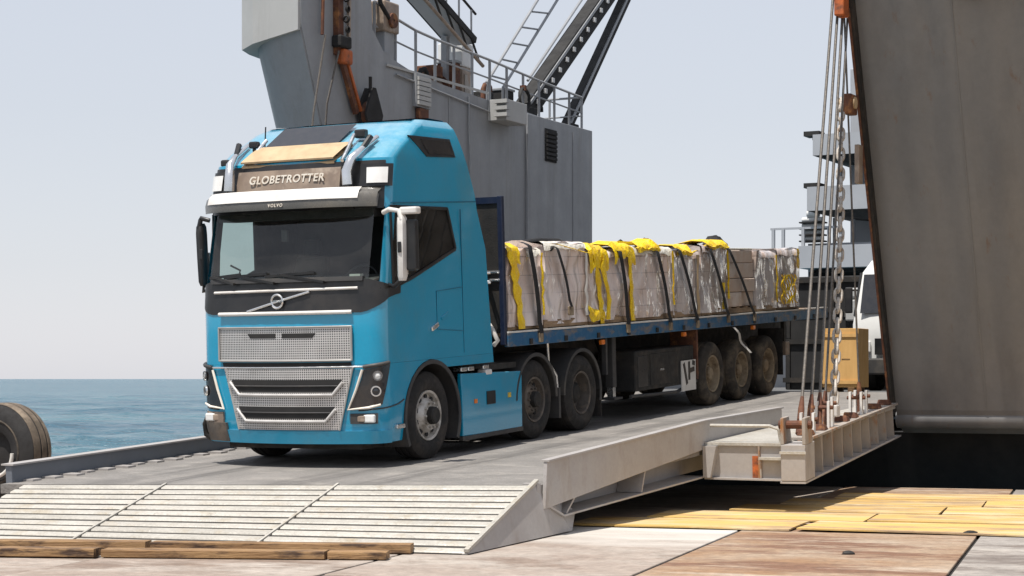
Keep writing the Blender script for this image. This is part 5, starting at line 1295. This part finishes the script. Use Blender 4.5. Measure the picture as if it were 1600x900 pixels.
    for (x, y, z) in ((-1.02, -0.72, 3.42), (-0.70, -0.60, 3.62)):
        k = MB().tube([(x, y, z-0.06), (x, y, z+0.05)], 0.022, 8).build('marker_stem', 'cab_black', t)
        MB().box((x-0.05, y-0.05, z+0.03), (x+0.06, y+0.05, z+0.11)).build('marker_lamp', 'cab_black', k, bevel=0.02)
    MB().tube([(-0.62, -0.5, 3.66), (-0.60, -0.5, 3.90)], 0.008, 6).build('aerial', 'cab_black', t)
    # roof crease at the near rear and aerofoil lip
    MB().grid([[(x, y, z) for x in lin(-1.0, 1.0, 8)] for y, z in ((0.1, 3.935), (0.5, 3.965), (0.86, 3.955), (0.87, 3.90))]).build('roof_cap', 'truck_blue', t, smooth=40)
    # mirrors
    for s in (1, -1):
        mx = 1.40 if s > 0 else -1.28
        hsg = MB(); pr = [(-0.035, -0.0), (-0.025, -0.05), (0.0, -0.07), (0.05, -0.06), (0.06, 0.0), (0.05, 0.04), (-0.03, 0.04)]
        rows_ = []
        for z, sc in ((2.07, 0.75), (2.12, 1.0), (2.4, 1.05), (2.68, 1.05), (2.76, 0.95), (2.80, 0.6)):
            rows_.append([(mx+s*(a*sc+0.02*(z-2.4)), -0.86+b*sc, z) for a, b in pr])
        hsg.grid(rows_, closed=True); hsg.add(rows_[0], [tuple(range(7))]); hsg.add(rows_[-1], [tuple(range(7))])
        h = hsg.build('mirror', 'white_trim' if s > 0 else 'cab_black', t, smooth=45)
        MB().box((mx-0.03, -0.815, 2.14), (mx+0.05, -0.808, 2.46)).build('mirror_glass', 'chrome', h)
        MB().box((mx-0.005, -0.945, 2.38), (mx+0.04, -0.925, 2.50)).build('mirror_vent', 'cab_black', h, bevel=0.008)
        if s > 0: MB().box((mx+s*0.11-0.06, -0.86, 2.18), (mx+s*0.11+0.06, -0.76, 2.74)).build('mirror_back', 'cab_black', h, bevel=0.02)
        arm = 'white_trim' if s > 0 else 'cab_black'
        MB().tube([(s*1.18, -0.86, 2.83), (s*1.28, -0.90, 2.86), (mx, -0.90, 2.84), (mx+s*0.03, -0.90, 2.74)], 0.028, 10).build('mirror_arm', arm, h, smooth=60)
        MB().tube([(s*1.2, -0.84, 2.03), (s*1.3, -0.87, 2.01), (mx, -0.87, 2.09)], 0.025, 8).build('mirror_arm', 'cab_black', h, smooth=60)
        if s > 0: MB().box((mx+s*0.02-0.02, -0.90, 2.80), (mx+s*0.02+0.20, -0.78, 2.88)).build('kerb_mirror', arm, h, bevel=0.02)
    # inside the cab
    MB().hexa([(-1.12,-1.05,1.6),(1.12,-1.05,1.6),(1.12,-0.55,1.6),(-1.12,-0.55,1.6)], [(-1.1,-0.98,2.10),(1.1,-0.98,2.10),(1.1,-0.62,2.16),(-1.1,-0.62,2.16)]).build('dashboard', 'dash', t, bevel=0.03)
    MB().box((-1.15, -0.5, 1.2), (1.15, 1.3, 1.3)).build('cab_floor', 'interior', t)
    for x in (-0.62, 0.62):
        se = MB().box((x-0.26, -0.20, 1.55), (x+0.26, 0.30, 1.72)).build('seat', 'interior', t, bevel=0.05)
        MB().hexa([(x-0.26,0.22,1.7),(x+0.26,0.22,1.7),(x+0.26,0.36,1.7),(x-0.26,0.36,1.7)], [(x-0.22,0.38,2.4),(x+0.22,0.38,2.4),(x+0.22,0.5,2.4),(x-0.22,0.5,2.4)]).build('backrest', 'interior', se, bevel=0.04)
        MB().box((x-0.13,0.40,2.4), (x+0.13,0.50,2.6)).build('headrest', 'interior', se, bevel=0.04)
    st = MB(); cst = Vector((0.62, -0.48, 2.06))
    pts = [cst + Vector((0.23*math.cos(a), -0.10*math.sin(a)*-1, 0.20*math.sin(a))) for a in [2*math.pi*k/24 for k in range(25)]]
    st.tube(pts, 0.018, 8, cap=False); st.build('steering_wheel', 'cab_black', t, smooth=60)
    MB().tube([surf(-1.0+0.02, 2.12, -0.06), (-0.84, -0.80, 2.16), (-0.80, -0.82, 2.24), (-0.92, -0.84, 2.30)], 0.012, 8).build('grab_hose', 'cab_black', t, smooth=60)
    MB().box((-1.10, 0.85, 1.3), (1.10, 0.9, 3.2)).build('bunk_curtain', 'interior', t)
    MB().box((-1.05, -0.86, 2.80), (1.05, -0.55, 2.92)).build('header_shelf', 'interior', t)
    for x in (-0.12,): MB().box((x-0.04, -0.90, 2.55), (x+0.04, -0.87, 2.68)).build('windscreen_tag', 'plastic_grey', t)
    MB().box((0.78, -0.97, 2.115), (0.92, -0.90, 2.16)).build('dash_note', 'letter_white', t)
    for s in (-1, 1): MB().box((s*1.165-0.012, 0.0, 1.95), (s*1.165+0.012, 0.85, 2.95)).build('bunk_side_curtain', 'interior', t)
    # chassis
    for s in (1, -1): MB().box((s*0.42-0.045, -0.9, 0.62), (s*0.42+0.045, 5.05, 0.92)).build('frame_rail', 'chassis_black', t)
    MB().box((-0.55, -0.95, 0.45), (0.55, 1.2, 1.15)).build('engine_block', 'chassis_black', t, bevel=0.04)
    for y in (2.0, 3.4, 4.9): MB().box((-0.42, y, 0.66), (0.42, y+0.1, 0.88)).build('cross_member', 'chassis_black', t)
    for y in (0.05, 2.80, 4.18): MB().tube([(-0.95, y, 0.51), (0.95, y, 0.51)], 0.075, 12).build('axle', 'chassis_black', t, smooth=40)
    MB().prism([(-0.55, 3.0), (0.55, 3.0), (0.62, 3.9), (0.3, 4.35), (-0.3, 4.35), (-0.62, 3.9)], 'xy', 1.02, 1.10).build('fifth_wheel', 'chassis_black', t)
    MB().box((-1.05, 1.05, 0.95), (1.05, 1.45, 2.7)).build('rear_stack', 'chassis_black', t, bevel=0.03)
    MB().box((0.55, 1.5, 0.95), (1.15, 2.3, 1.02)).build('catwalk', 'chassis_black', t)
    for z in (2.02, 2.14): MB().tube([(0.7, 1.46, z), (1.1, 1.75, z), (0.9, 2.0, z)], 0.02, 8).build('air_hose', 'chrome', t, smooth=60)
    # side fairings with fuel tank
    for s in (1, -1):
        pl = [(0.80, 0.20), (2.36, 0.17), (2.38, 0.90), (0.80, 0.95)]
        f = MB().prism(pl, 'yz', s*1.13, s*1.19).build('side_fairing', 'truck_blue', t, bevel=0.012)
        MB().box((s*0.55 if s > 0 else s*1.12, 0.85, 0.25), (s*1.12 if s > 0 else s*0.55, 2.3, 0.86)).build('fuel_tank', 'plastic_grey', t, bevel=0.06)
        x = s*1.192
        for y, z, w, h, m in ((1.10, 0.60, 0.07, 0.05, 'amber'), (1.42, 0.62, 0.22, 0.16, 'ship_dark'), (1.98, 0.62, 0.07, 0.06, 'yellow_reflector')):
            MB().box((x-0.006, y, z-h/2), (x+0.008, y+w, z+h/2)).build('fairing_lamp' if m != 'ship_dark' else 'fairing_cutout', m, f)
        MB().box((x-0.05, 0.78, 0.145), (x+0.012, 2.36, 0.20)).build('skirt', 'plastic_grey', f, bevel=0.008)
        for y in (0.84, 1.02, 1.40): MB().box((s*1.13-0.08, y, 0.97), (s*1.13+0.04, y+0.15, 1.02)).build('step_tread', 'chrome', t, bevel=0.01)
        MB().box((s*1.13-0.06, 1.42, 0.90), (s*1.13+0.065, 1.58, 0.965)).build('filler_cap', 'white_trim', t, bevel=0.015)
    # wheels
    for s in (1, -1):
        wheel(t, s, 0.05, 0.51, 'front', 0.51, 0.30, 1.02)
        wheel(t, s, 2.80, 0.51, 'flat', 0.51, 0.30, 1.01)
        wheel(t, s, 4.18, 0.51, 'deep', 0.51, 0.58, 0.88)
        mudguard(t, s, 2.80, 0.51, 0.60, 0.62, 1.19, 0, 178)
        mudguard(t, s, 4.18, 0.51, 0.60, 0.58, 1.19, -14, 180)
        MB().box((s*0.9-0.28, 4.75, 0.15), (s*0.9+0.28, 4.77, 0.52)).build('mud_flap', 'rubber', t)
        MB().box((s*0.9-0.28, 3.44, 0.22), (s*0.9+0.28, 3.50, 0.62)).build('mud_flap', 'plastic_grey', t)
        MB().tube([(s*1.15, 3.20, 1.22), (s*1.15, 3.22, 0.96), (s*1.15, 3.44, 0.78), (s*1.15, 3.46, 0.62)], 0.022, 8).build('guard_stay', 'chrome', t, smooth=60)
    return t
build_tractor()

# ------------------------------------------------------------------ the trailer and its load
def build_trailer():
    t = thing('flatbed_trailer', 'blue-edged flatbed trailer with dusty wheels loaded with wrapped pallets', 'trailer', RAMP, (TCX, 0, 0))
    y0, y1 = 1.98, 14.6
    MB().box((-1.16, y0, 1.345), (1.16, y1, 1.395)).build('bed', 'pallet_wood', t)
    for s in (1, -1):
        MB().box((s*1.19-0.03, y0, 1.215), (s*1.19+0.03, y1, 1.385)).build('side_rail', 'trailer_blue', t, bevel=0.01)
        MB().box((s*1.19-0.035, y0, 1.386), (s*1.19+0.036, y1, 1.408)).build('rail_lip', 'strap_white', t)
        y = 2.55
        while y < y1-0.3:
            MB().box((s*1.222, y, 1.23), (s*1.24, y+0.07, 1.30)).build('rope_hook', 'chassis_black', t)
            y += 1.02
        for y in (4.75, 7.7, 10.7): MB().box((s*1.17, y, 1.13), (s*1.225, y+0.10, 1.195)).build('side_marker', 'amber', t, bevel=0.01)
    y = 2.4
    while y < y1:
        MB().box((-1.12, y, 1.23), (1.12, y+0.09, 1.34)).build('cross_bearer', 'chassis_black', t); y += 0.6
    for s in (1, -1):
        pl = [(2.3, 1.08), (4.9, 1.08), (5.8, 0.85), (14.4, 0.85), (14.4, 1.34), (2.3, 1.34)]
        MB().prism(pl, 'yz', s*0.48-0.02, s*0.48+0.02).build('main_beam', 'chassis_black', t)
        MB().bar((s*0.48, 5.8, 0.85), (s*0.48, 14.4, 0.85), 0.16, 0.025).build('beam_flange', 'chassis_black', t)
    # headboard
    h = MB().box((-1.17, 1.955, 1.39), (1.13, 1.985, 3.06)).build('headboard', 'chassis_black', t)
    for x in (-1.20, 1.13): MB().box((x, 1.93, 1.24), (x+0.07, 2.0, 3.09)).build('headboard_post', 'trailer_navy', t, bevel=0.01)
    MB().box((-1.13, 1.935, 3.0), (1.13, 1.953, 3.08)).build('headboard_rail', 'trailer_navy', t)
    for z in (2.05, 2.15): MB().tube([(0.5, 1.93, z), (1.15, 1.93, z)], 0.018, 8).build('grab_rail', 'chrome', t)
    # coil of lines at the front corner
    MB().tube([(0.98, 1.93, 1.5), (1.05, 1.90, 1.42), (1.1, 1.92, 1.30), (1.04, 1.92, 1.24)], 0.03, 8).build('coupling', 'strap_white', t, smooth=60)
    # landing legs
    for s in (1, -1):
        MB().box((s*1.02-0.06, 5.40, 0.50), (s*1.02+0.06, 5.52, 1.23)).build('landing_leg', 'plastic_grey', t, bevel=0.01)
        MB().box((s*1.02-0.045, 5.415, 0.36), (s*1.02+0.045, 5.505, 0.50)).build('landing_leg', 'chrome', t)
        MB().box((s*1.02-0.11, 5.32, 0.33), (s*1.02+0.11, 5.60, 0.36)).build('landing_foot', 'plastic_grey', t)
        MB().bar((s*1.0, 5.45, 0.7), (s*0.6, 5.9, 1.2), 0.06, 0.06).build('leg_brace', 'chassis_black', t)
        MB().box((s*1.10-0.03, 5.06, 0.70), (s*1.10+0.03, 5.12, 1.22)).build('leg_post', 'plastic_grey', t)
        # tool and pallet box hung under the bed
        b = MB().box((s*0.85-0.30, 6.02, 0.40), (s*0.85+0.30, 8.25, 0.98)).build('side_box', 'chassis_black', t, bevel=0.02)
        MB().box((s*1.15-0.006, 6.1, 0.46), (s*1.15+0.008, 6.45, 0.90)).build('box_door', 'cab_black', b, bevel=0.005)
        MB().box((s*1.15-0.006, 6.55, 0.46), (s*1.15+0.008, 7.60, 0.92)).build('box_door', 'chassis_black', b, bevel=0.005)
        MB().box((s*1.152-0.006, 6.9, 0.66), (s*1.152+0.012, 7.05, 0.69)).build('box_latch', 'chrome', b)
        MB().tube([(s*1.12, 5.9, 0.34), (s*1.12, 7.6, 0.30), (s*1.12, 8.4, 0.42)], 0.025, 8).build('side_guard_tube', 'plastic_grey', t, smooth=60)
        # striped placard
        pl = MB().box((s*1.165-0.008, 7.70, 0.30), (s*1.165+0.008, 8.26, 0.76)).build('placard', 'strap_white', t)
        for a, c in (((7.78, 0.72), (7.90, 0.40)), ((7.99, 0.74), (7.99, 0.46)), ((8.02, 0.60), (8.20, 0.62)), ((8.12, 0.72), (8.22, 0.70))):
            MB().bar((s*1.176, a[0], a[1]), (s*1.176, c[0], c[1]), 0.07, 0.006, up=(1,0,0)).build('placard_stripe', 'cab_black', pl)
        for y in (9.0, 10.28, 11.56):
            wheel(t, s, y, 0.50, 'trailer', 0.50, 0.34, 1.0)
        MB().box((s*0.95-0.22, 8.32, 0.45), (s*0.95+0.22, 8.38, 1.22)).build('front_guard', 'rust_red', t)
        MB().box((s*0.95-0.22, 12.25, 0.30), (s*0.95+0.22, 12.27, 1.1)).build('mud_flap', 'rubber', t)
        for y in (9.0, 10.28, 11.56): MB().bar((s*0.55, y, 0.52), (s*0.55, y+0.5, 0.85), 0.08, 0.10).build('trailing_arm', 'chassis_black', t)
        MB().box((s*1.05-0.08, 12.55, 0.62), (s*1.05+0.08, 12.75, 0.86)).build('rear_lamp', 'sign_tan', t, bevel=0.02)
        MB().box((s*1.05-0.03, 12.60, 0.86), (s*1.05+0.03, 12.68, 1.24)).build('lamp_bracket', 'chassis_black', t)
    for y in (9.0, 10.28, 11.56): MB().tube([(-0.95, y, 0.50), (0.95, y, 0.50)], 0.07, 12).build('axle', 'chassis_black', t, smooth=40)
    MB().box((-0.45, 8.6, 0.55), (0.45, 12.2, 0.86)).build('axle_carrier', 'chassis_black', t)
    return t
build_trailer()

SIDE = 2.33 - 1.13 - 0.03   # near face of the load in trailer x
def lumpy(mb, x0, x1, y0, y1, z0, z1, seed, amp=0.02, lean=0.0, nx=8, ny=14, nz=14, taper=0.03):
    """box with uneven shrink wrapped skin"""
    def pt(x, y, z):
        f = (z-z0)/(z1-z0)
        cx, cy = (x0+x1)/2, (y0+y1)/2
        k = 1 - taper*f
        x = cx+(x-cx)*k; y = cy+(y-cy)*k + lean*f
        if amp > 0.06: x, y, z = [c + amp*0.8*noise.noise((x*7+q*9+seed, y*7, z*7)) for q, c in enumerate((x, y, z))]
        n = noise.noise((x*2.3+seed*7.7, y*2.3, z*2.6)); n2 = noise.noise((x*5+seed*3.3, y*6, z*3))
        d = amp*n + amp*0.5*n2
        px = x + d*(1 if x > cx else -1); py = y + amp*noise.noise((z*3+seed, x*2, y*2))
        pz = z + (amp*1.2*noise.noise((x*3+seed*2, y*3, 1.5)) if f > 0.95 else 0)
        return (px, py, pz)
    xs = lin(x0, x1, nx); ys = lin(y0, y1, ny); zs = lin(z0, z1, nz)
    loop = [(x, y0) for x in xs] + [(x1, y) for y in ys[1:]] + [(x, y1) for x in xs[::-1][1:]] + [(x0, y) for y in ys[::-1][1:-1]]
    mb.grid([[pt(x, y, z) for x, y in loop] for z in zs], closed=True)
    mb.grid([[pt(x, y, z1) for x in xs] for y in ys])
def strip_on(name, m, parent, x, pts, w, seed=0):
    """ribbon hanging on the near face: pts (y,z)"""
    rows = []
    for k, (y, z) in enumerate(pts):
        b = 0.015*noise.noise((k*0.9, seed+0.3, 2.0)); y += 0.03*noise.noise((k*0.8, seed*1.3+0.2, 7.0))
        ww = w*(1+0.7*noise.noise((k*0.9, seed*2.0+0.4, 5.0)))
        rows.append([(x+b, y-ww/2, z), (x+0.012+b, y-ww*0.1, z), (x+b, y+ww/2, z)])
    mb = MB().grid(rows); mb.grid([[(p[0]-0.006, p[1], p[2]) for p in r] for r in rows])
    return mb.build(name, m, parent, smooth=60)

def drape(name, m, parent, y0, y1, H, drop, seed, x=1.178):
    """crumpled plastic sheet over the top near edge with a ragged hem"""
    n = max(8, int((y1-y0)/0.05)); rows = []
    for (dx, dz, w) in ((-0.55, 0.035, 0.3), (-0.28, 0.085, 1.5), (-0.08, 0.07, 1.5), (-0.01, 0.02, 1), (0.012, -0.25, 0), (0.016, -0.6, 0), (0.02, -1.0, 0)):
        row = []
        for k in range(n+1):
            y = y0+(y1-y0)*k/n
            cr = noise.noise((y*9+seed*3.7, dz*6, seed)); hem = drop*(0.55+0.9*abs(noise.noise((y*4.3+seed*5.1, 0.5, seed))))
            z = H + (dz + 0.05*w*cr if dz > 0 else dz*hem)
            row.append((x+dx+0.022*noise.noise((y*13+seed, dz*9, 2.2)), y+0.025*noise.noise((y*6, dz*7, seed)), z))
        rows.append(row)
    mb = MB().grid(rows)
    return mb.build(name, m, parent, smooth=35, recalc=False)

def build_load():
    edges = [2.08, 3.10, 4.47, 5.96, 7.48, 8.60, 9.76, 11.05, 12.05, 13.22]
    labels = ['wrapped pallet nearest the cab with a wide yellow strip down its side', 'broad pale wrapped pallet second from the cab', 'wrapped pallet with bunched yellow sheeting at both its edges', 'pale pinkish wrapped pallet just past the yellow bunch', 'narrow grey wrapped pallet between two slanting black straps',
              'grey-brown wrapped pallet with yellow scrap at its lower corner', 'stack of pinkish cartons on a pallet, not fully wrapped', 'dark grey wrapped pallet right of the pinkish cartons', 'last pallet at the trailer rear with yellow netting']
    mats = ['wrap', 'wrap', 'wrap', 'wrap', 'wrap_dark', 'wrap_dark', 'carton', 'wrap_dark', 'wrap_dark']
    heights = [1.03, 1.12, 1.00, 1.06, 1.01, 1.10, 1.06, 1.00, 1.05]
    for i in range(9):
        y0, y1 = edges[i]+0.02, edges[i+1]-0.02
        zb = 1.397
        t = thing('wrapped_pallet', labels[i], 'pallet', RAMP, (TCX, (y0+y1)/2, zb), group='pallets strapped on the trailer')
        L = (y1-y0)/2
        # wooden base
        for x in (-0.05, 0.50, 1.05): MB().box((x, -L, 0.022), (x+0.10, L, 0.10)).build('stringer', 'pallet_wood', t)
        for k in range(4):
            yy = -L + (2*L-0.1)*k/3
            MB().box((-0.05, yy, 0.102), (1.155, yy+0.10, 0.122)).build('deck_board', 'pallet_wood', t)
            if k in (0, 3): MB().box((-0.05, yy, 0.0), (1.155, yy+0.10, 0.021)).build('foot_board', 'pallet_wood', t)
        H = heights[i]
        if i == 6:
            z = 0.125; hs = [0.24, 0.22, 0.25, 0.21]
            for r, h in enumerate(hs):
                n = 2
                for k in range(n):
                    for xx in (0,):
                        a = -L+0.02 + (2*L-0.04)*k/n; b = -L+0.02 + (2*L-0.04)*(k+1)/n
                        j = random.uniform(-0.02, 0.02)
                        MB().box((-0.03, a+0.006, z), (1.13+j, b-0.006, z+h-0.008)).build('carton', 'carton', t, bevel=0.012)
                z += h
            MB().box((-0.04, -L+0.03, z), (1.12, L-0.03, z+0.03)).build('top_sheet', 'top_sheet', t, bevel=0.01)
        else:
            mb = MB(); lumpy(mb, -0.04, 1.16, -L-0.005, L+0.005, 0.06, H, i*1.7+0.3, 0.055, random.uniform(-0.03, 0.03))
            mb.build('wrapped_goods', mats[i], t, smooth=50)
            # sheet draped over the top edge
            mb = MB(); rows = []
            for (x, z) in ((-0.05, H+0.012), (0.5, H+0.03), (1.10, H+0.022), (1.155, H-0.01), (1.168, H-0.09)):
                rows.append([(x+0.012*noise.noise((k*0.8, i, x*3)), -L+0.03+(2*L-0.06)*k/12, z + (0.02*noise.noise((k*0.6, i*2.1, x)) if z > H-0.05 else 0.06*noise.noise((k*0.5, i*3.3, 1)))) for k in range(13)])
            mb.grid(rows).build('top_sheet', 'top_sheet' if i in (0, 1, 3) else 'wrap', t, smooth=60)
        X = 1.20
        if i == 0:
            strip_on('yellow_strip', 'yellow_plastic', t, X, [(-L+0.10+0.02*k, H-0.02-0.98*k/10) for k in range(11)], 0.20, 1)
            drape('yellow_cap', 'yellow_plastic', t, -L-0.03, -L+0.30, H, 0.22, 3.1)
        if i in (0, 3, 5, 7):
            strip_on('yellow_edge', 'yellow_plastic', t, X-0.006, [(L-0.05-0.01*math.sin(k), H-0.04-0.80*k/10) for k in range(11)], (0.05, 0, 0, 0.06, 0, 0.07, 0, 0.05)[i], 11+i)
        if i == 1:
            strip_on('torn_film', 'strap_white', t, X, [(L-0.10+0.015*math.sin(k*1.9), H-0.12-0.85*k/10) for k in range(11)], 0.07, 5)
            strip_on('yellow_scrap', 'yellow_plastic', t, X, [(-L+0.3+0.12*k, H-0.01-0.015*k) for k in range(9)], 0.10, 3)
        if i == 2:
            strip_on('yellow_strip', 'yellow_plastic', t, X, [(-L+0.16+0.02*k, H-0.03-0.95*k/10) for k in range(11)], 0.15, 2)
            strip_on('yellow_strip', 'yellow_plastic', t, X+0.01, [(-L+0.42+0.012*k-0.05*math.sin(k*.7), H-0.03-0.9*k/10) for k in range(11)], 0.12, 7)
            strip_on('yellow_strip', 'yellow_plastic', t, X, [(L-0.12+0.004*k, H-0.02-0.95*k/10) for k in range(11)], 0.12, 4)
            drape('yellow_cap', 'yellow_plastic', t, L-0.66, L+0.04, H+0.05, 0.20, 8.8, 1.19); drape('yellow_cap', 'yellow_plastic', t, -L-0.02, -L+0.6, H+0.01, 0.30, 4.1)
            drape('yellow_skirt', 'yellow_plastic', t, -L-0.10, -L+0.40, 0.20, 0.16, 5.5, 1.20)
        if i in (3, 4, 5):
            strip_on('yellow_scrap', 'yellow_plastic', t, X, [(-L+(0.1, 0.25, 0.05)[i-3]+0.10*k, H+0.0+0.02*math.sin(k*1.3)) for k in range((8, 7, 9)[i-3])], 0.13, 6+i)
            ya = (-0.62, -0.45, -0.3)[i-3]; drape('yellow_cap', 'yellow_plastic', t, ya, ya+(0.85, 0.6, 0.85)[i-3], H+0.01, 0.07, 2.2*i)
        if i == 5:
            strip_on('yellow_strip', 'yellow_plastic', t, X, [(L-0.28+0.02*math.sin(k), 0.52-0.42*k/6) for k in range(7)], 0.10, 9)
        if i == 4:
            strip_on('tan_strip', 'tan_panel', t, X, [(L-0.2+0.01*math.sin(k), H-0.05-0.9*k/8) for k in range(9)], 0.10, 9)
        if i == 8:
            for k in range(7):
                strip_on('yellow_net', 'yellow_plastic', t, X+0.004*k, [(-L+0.15+0.10*k+0.07*math.sin(j*1.7+k), 0.62-0.5*j/8) for j in range(9)], 0.045, k)
            strip_on('yellow_strip', 'yellow_plastic', t, X, [(L-0.12, H+0.02-0.35*k/5) for k in range(6)], 0.12, 2)
            strip_on('torn_film', 'strap_white', t, X, [(-L+0.25+0.09*k, H-0.15-0.07*k) for k in range(9)], 0.10, 5)
    # ratchet straps drawn over the load and down to the rail
    S = [((2.62, 2.47), (2.86, 1.30), 'black ratchet strap beside the yellow strip nearest the cab'),
         ((3.42, 2.44), (3.78, 1.62), 'slack black strap down the second pallet from the cab'),
         ((5.42, 2.40), (5.62, 1.32), 'black strap over the yellow bunched pallet'),
         ((6.75, 2.40), (7.17, 1.30), 'black strap down the pale pinkish pallet'),
         ((7.60, 2.42), (8.24, 1.30), 'broad slanting black strap over the narrow grey pallet'),
         ((8.85, 2.44), (9.55, 1.34), 'slanting black strap just before the carton stack'),
         ((9.66, 2.44), (10.75, 1.33), 'steepest slanting black strap across the carton stack')]
    for i, (a, b, lab) in enumerate(S):
        w = 0.12 if i != 1 else 0.08
        t = thing('ratchet_strap', lab, 'strap', RAMP, (TCX, 0, 0), group='straps over the load')
        n = 12; rows = []
        for k in range(n+1):
            f = k/n
            y = a[0]+(b[0]-a[0])*f + 0.02*math.sin(f*math.pi); z = a[1]+(b[1]-a[1])*f
            x = 1.225 + 0.02*math.sin(f*math.pi) + (0.02 if f > 0.9 else 0)
            rows.append([(x, y-w/2, z), (x, y+w/2, z)])
        topr = [[(xx, a[0]-w/2+dy, zz), (xx, a[0]+w/2+dy, zz)] for xx, zz, dy in ((-0.1, a[1]+0.06, -0.05), (0.6, a[1]+0.075, -0.04), (1.1, a[1]+0.06, -0.02), (1.18, a[1]+0.03, -0.01))]
        mb = MB().grid(topr + rows); mb.build('webbing', 'strap_black', t, smooth=60)
        MB().box((1.20, b[0]-0.05, b[1]-0.06), (1.25, b[0]+0.05, b[1]+0.06)).build('hook', 'rim_dusty', t, bevel=0.01)
    o = MB().grid([[(1.26+0.03*math.sin(k), 9.70+0.085*k-0.05, 1.20-0.055*k), (1.26+0.03*math.sin(k), 9.70+0.085*k+0.05, 1.20-0.055*k)] for k in range(9)]).build('loose_strap', 'strap_white', smooth=60, frame=RAMP @ Matrix.Translation((TCX, 0, 0)))
    tag(o, 'loose white strap end hanging above the middle trailer wheel', 'strap')
    # dark lashing gear lying on top of the load
    for y, z, lab in ((3.6, 2.56, 'flat black tarpaulin roll lying on top of the second pallet'),):
        t = thing('tarpaulin', lab, 'tarpaulin', RAMP, (TCX, y, 0))
        MB().tube([(0.7, -0.2, z-0.03), (0.72, 0.3, z), (0.7, 0.9, z), (0.6, 1.3, z-0.02)], [0.035, 0.045, 0.04, 0.03], 10).build('roll', 'strap_black', t, smooth=60)
        MB().tube([(0.72, -0.2, z-0.03), (1.05, -0.24, z-0.05), (1.18, -0.25, z-0.13)], 0.03, 8).build('tail', 'strap_black', t, smooth=60)
    for k, (y, z) in enumerate(((6.6, 2.50), (7.45, 2.52), (9.4, 2.51), (10.2, 2.53))):
        nm = ['leftmost small black lump on the load, above the pale pallet', 'small black lump on the load beside the narrow grey pallet', 'small black lump on the load above the yellow scrap', 'largest black lump on the load, above the carton stack'][k]
        t = thing('lashing_bundle', nm, 'bundle', RAMP, (TCX, y, z), group='black lashing bundles on the load')
        sc = (0.8, 0.9, 0.7, 1.4)[k]
        mb = MB(); lumpy(mb, 0.6, 0.6+0.25*sc, -0.16*sc, 0.16*sc, -0.06, 0.10*sc, k*4.4, 0.03, 0, 4, 4, 4, 0.5); mb.build('folded_net', 'strap_black', t, smooth=60)
        MB().tube([(0.62, -0.1*sc, 0.02), (0.6+0.13*sc, 0, 0.10*sc+0.01), (0.6+0.24*sc, 0.1*sc, 0.0)], 0.014, 6).build('tie', 'strap_black', t)
build_load()
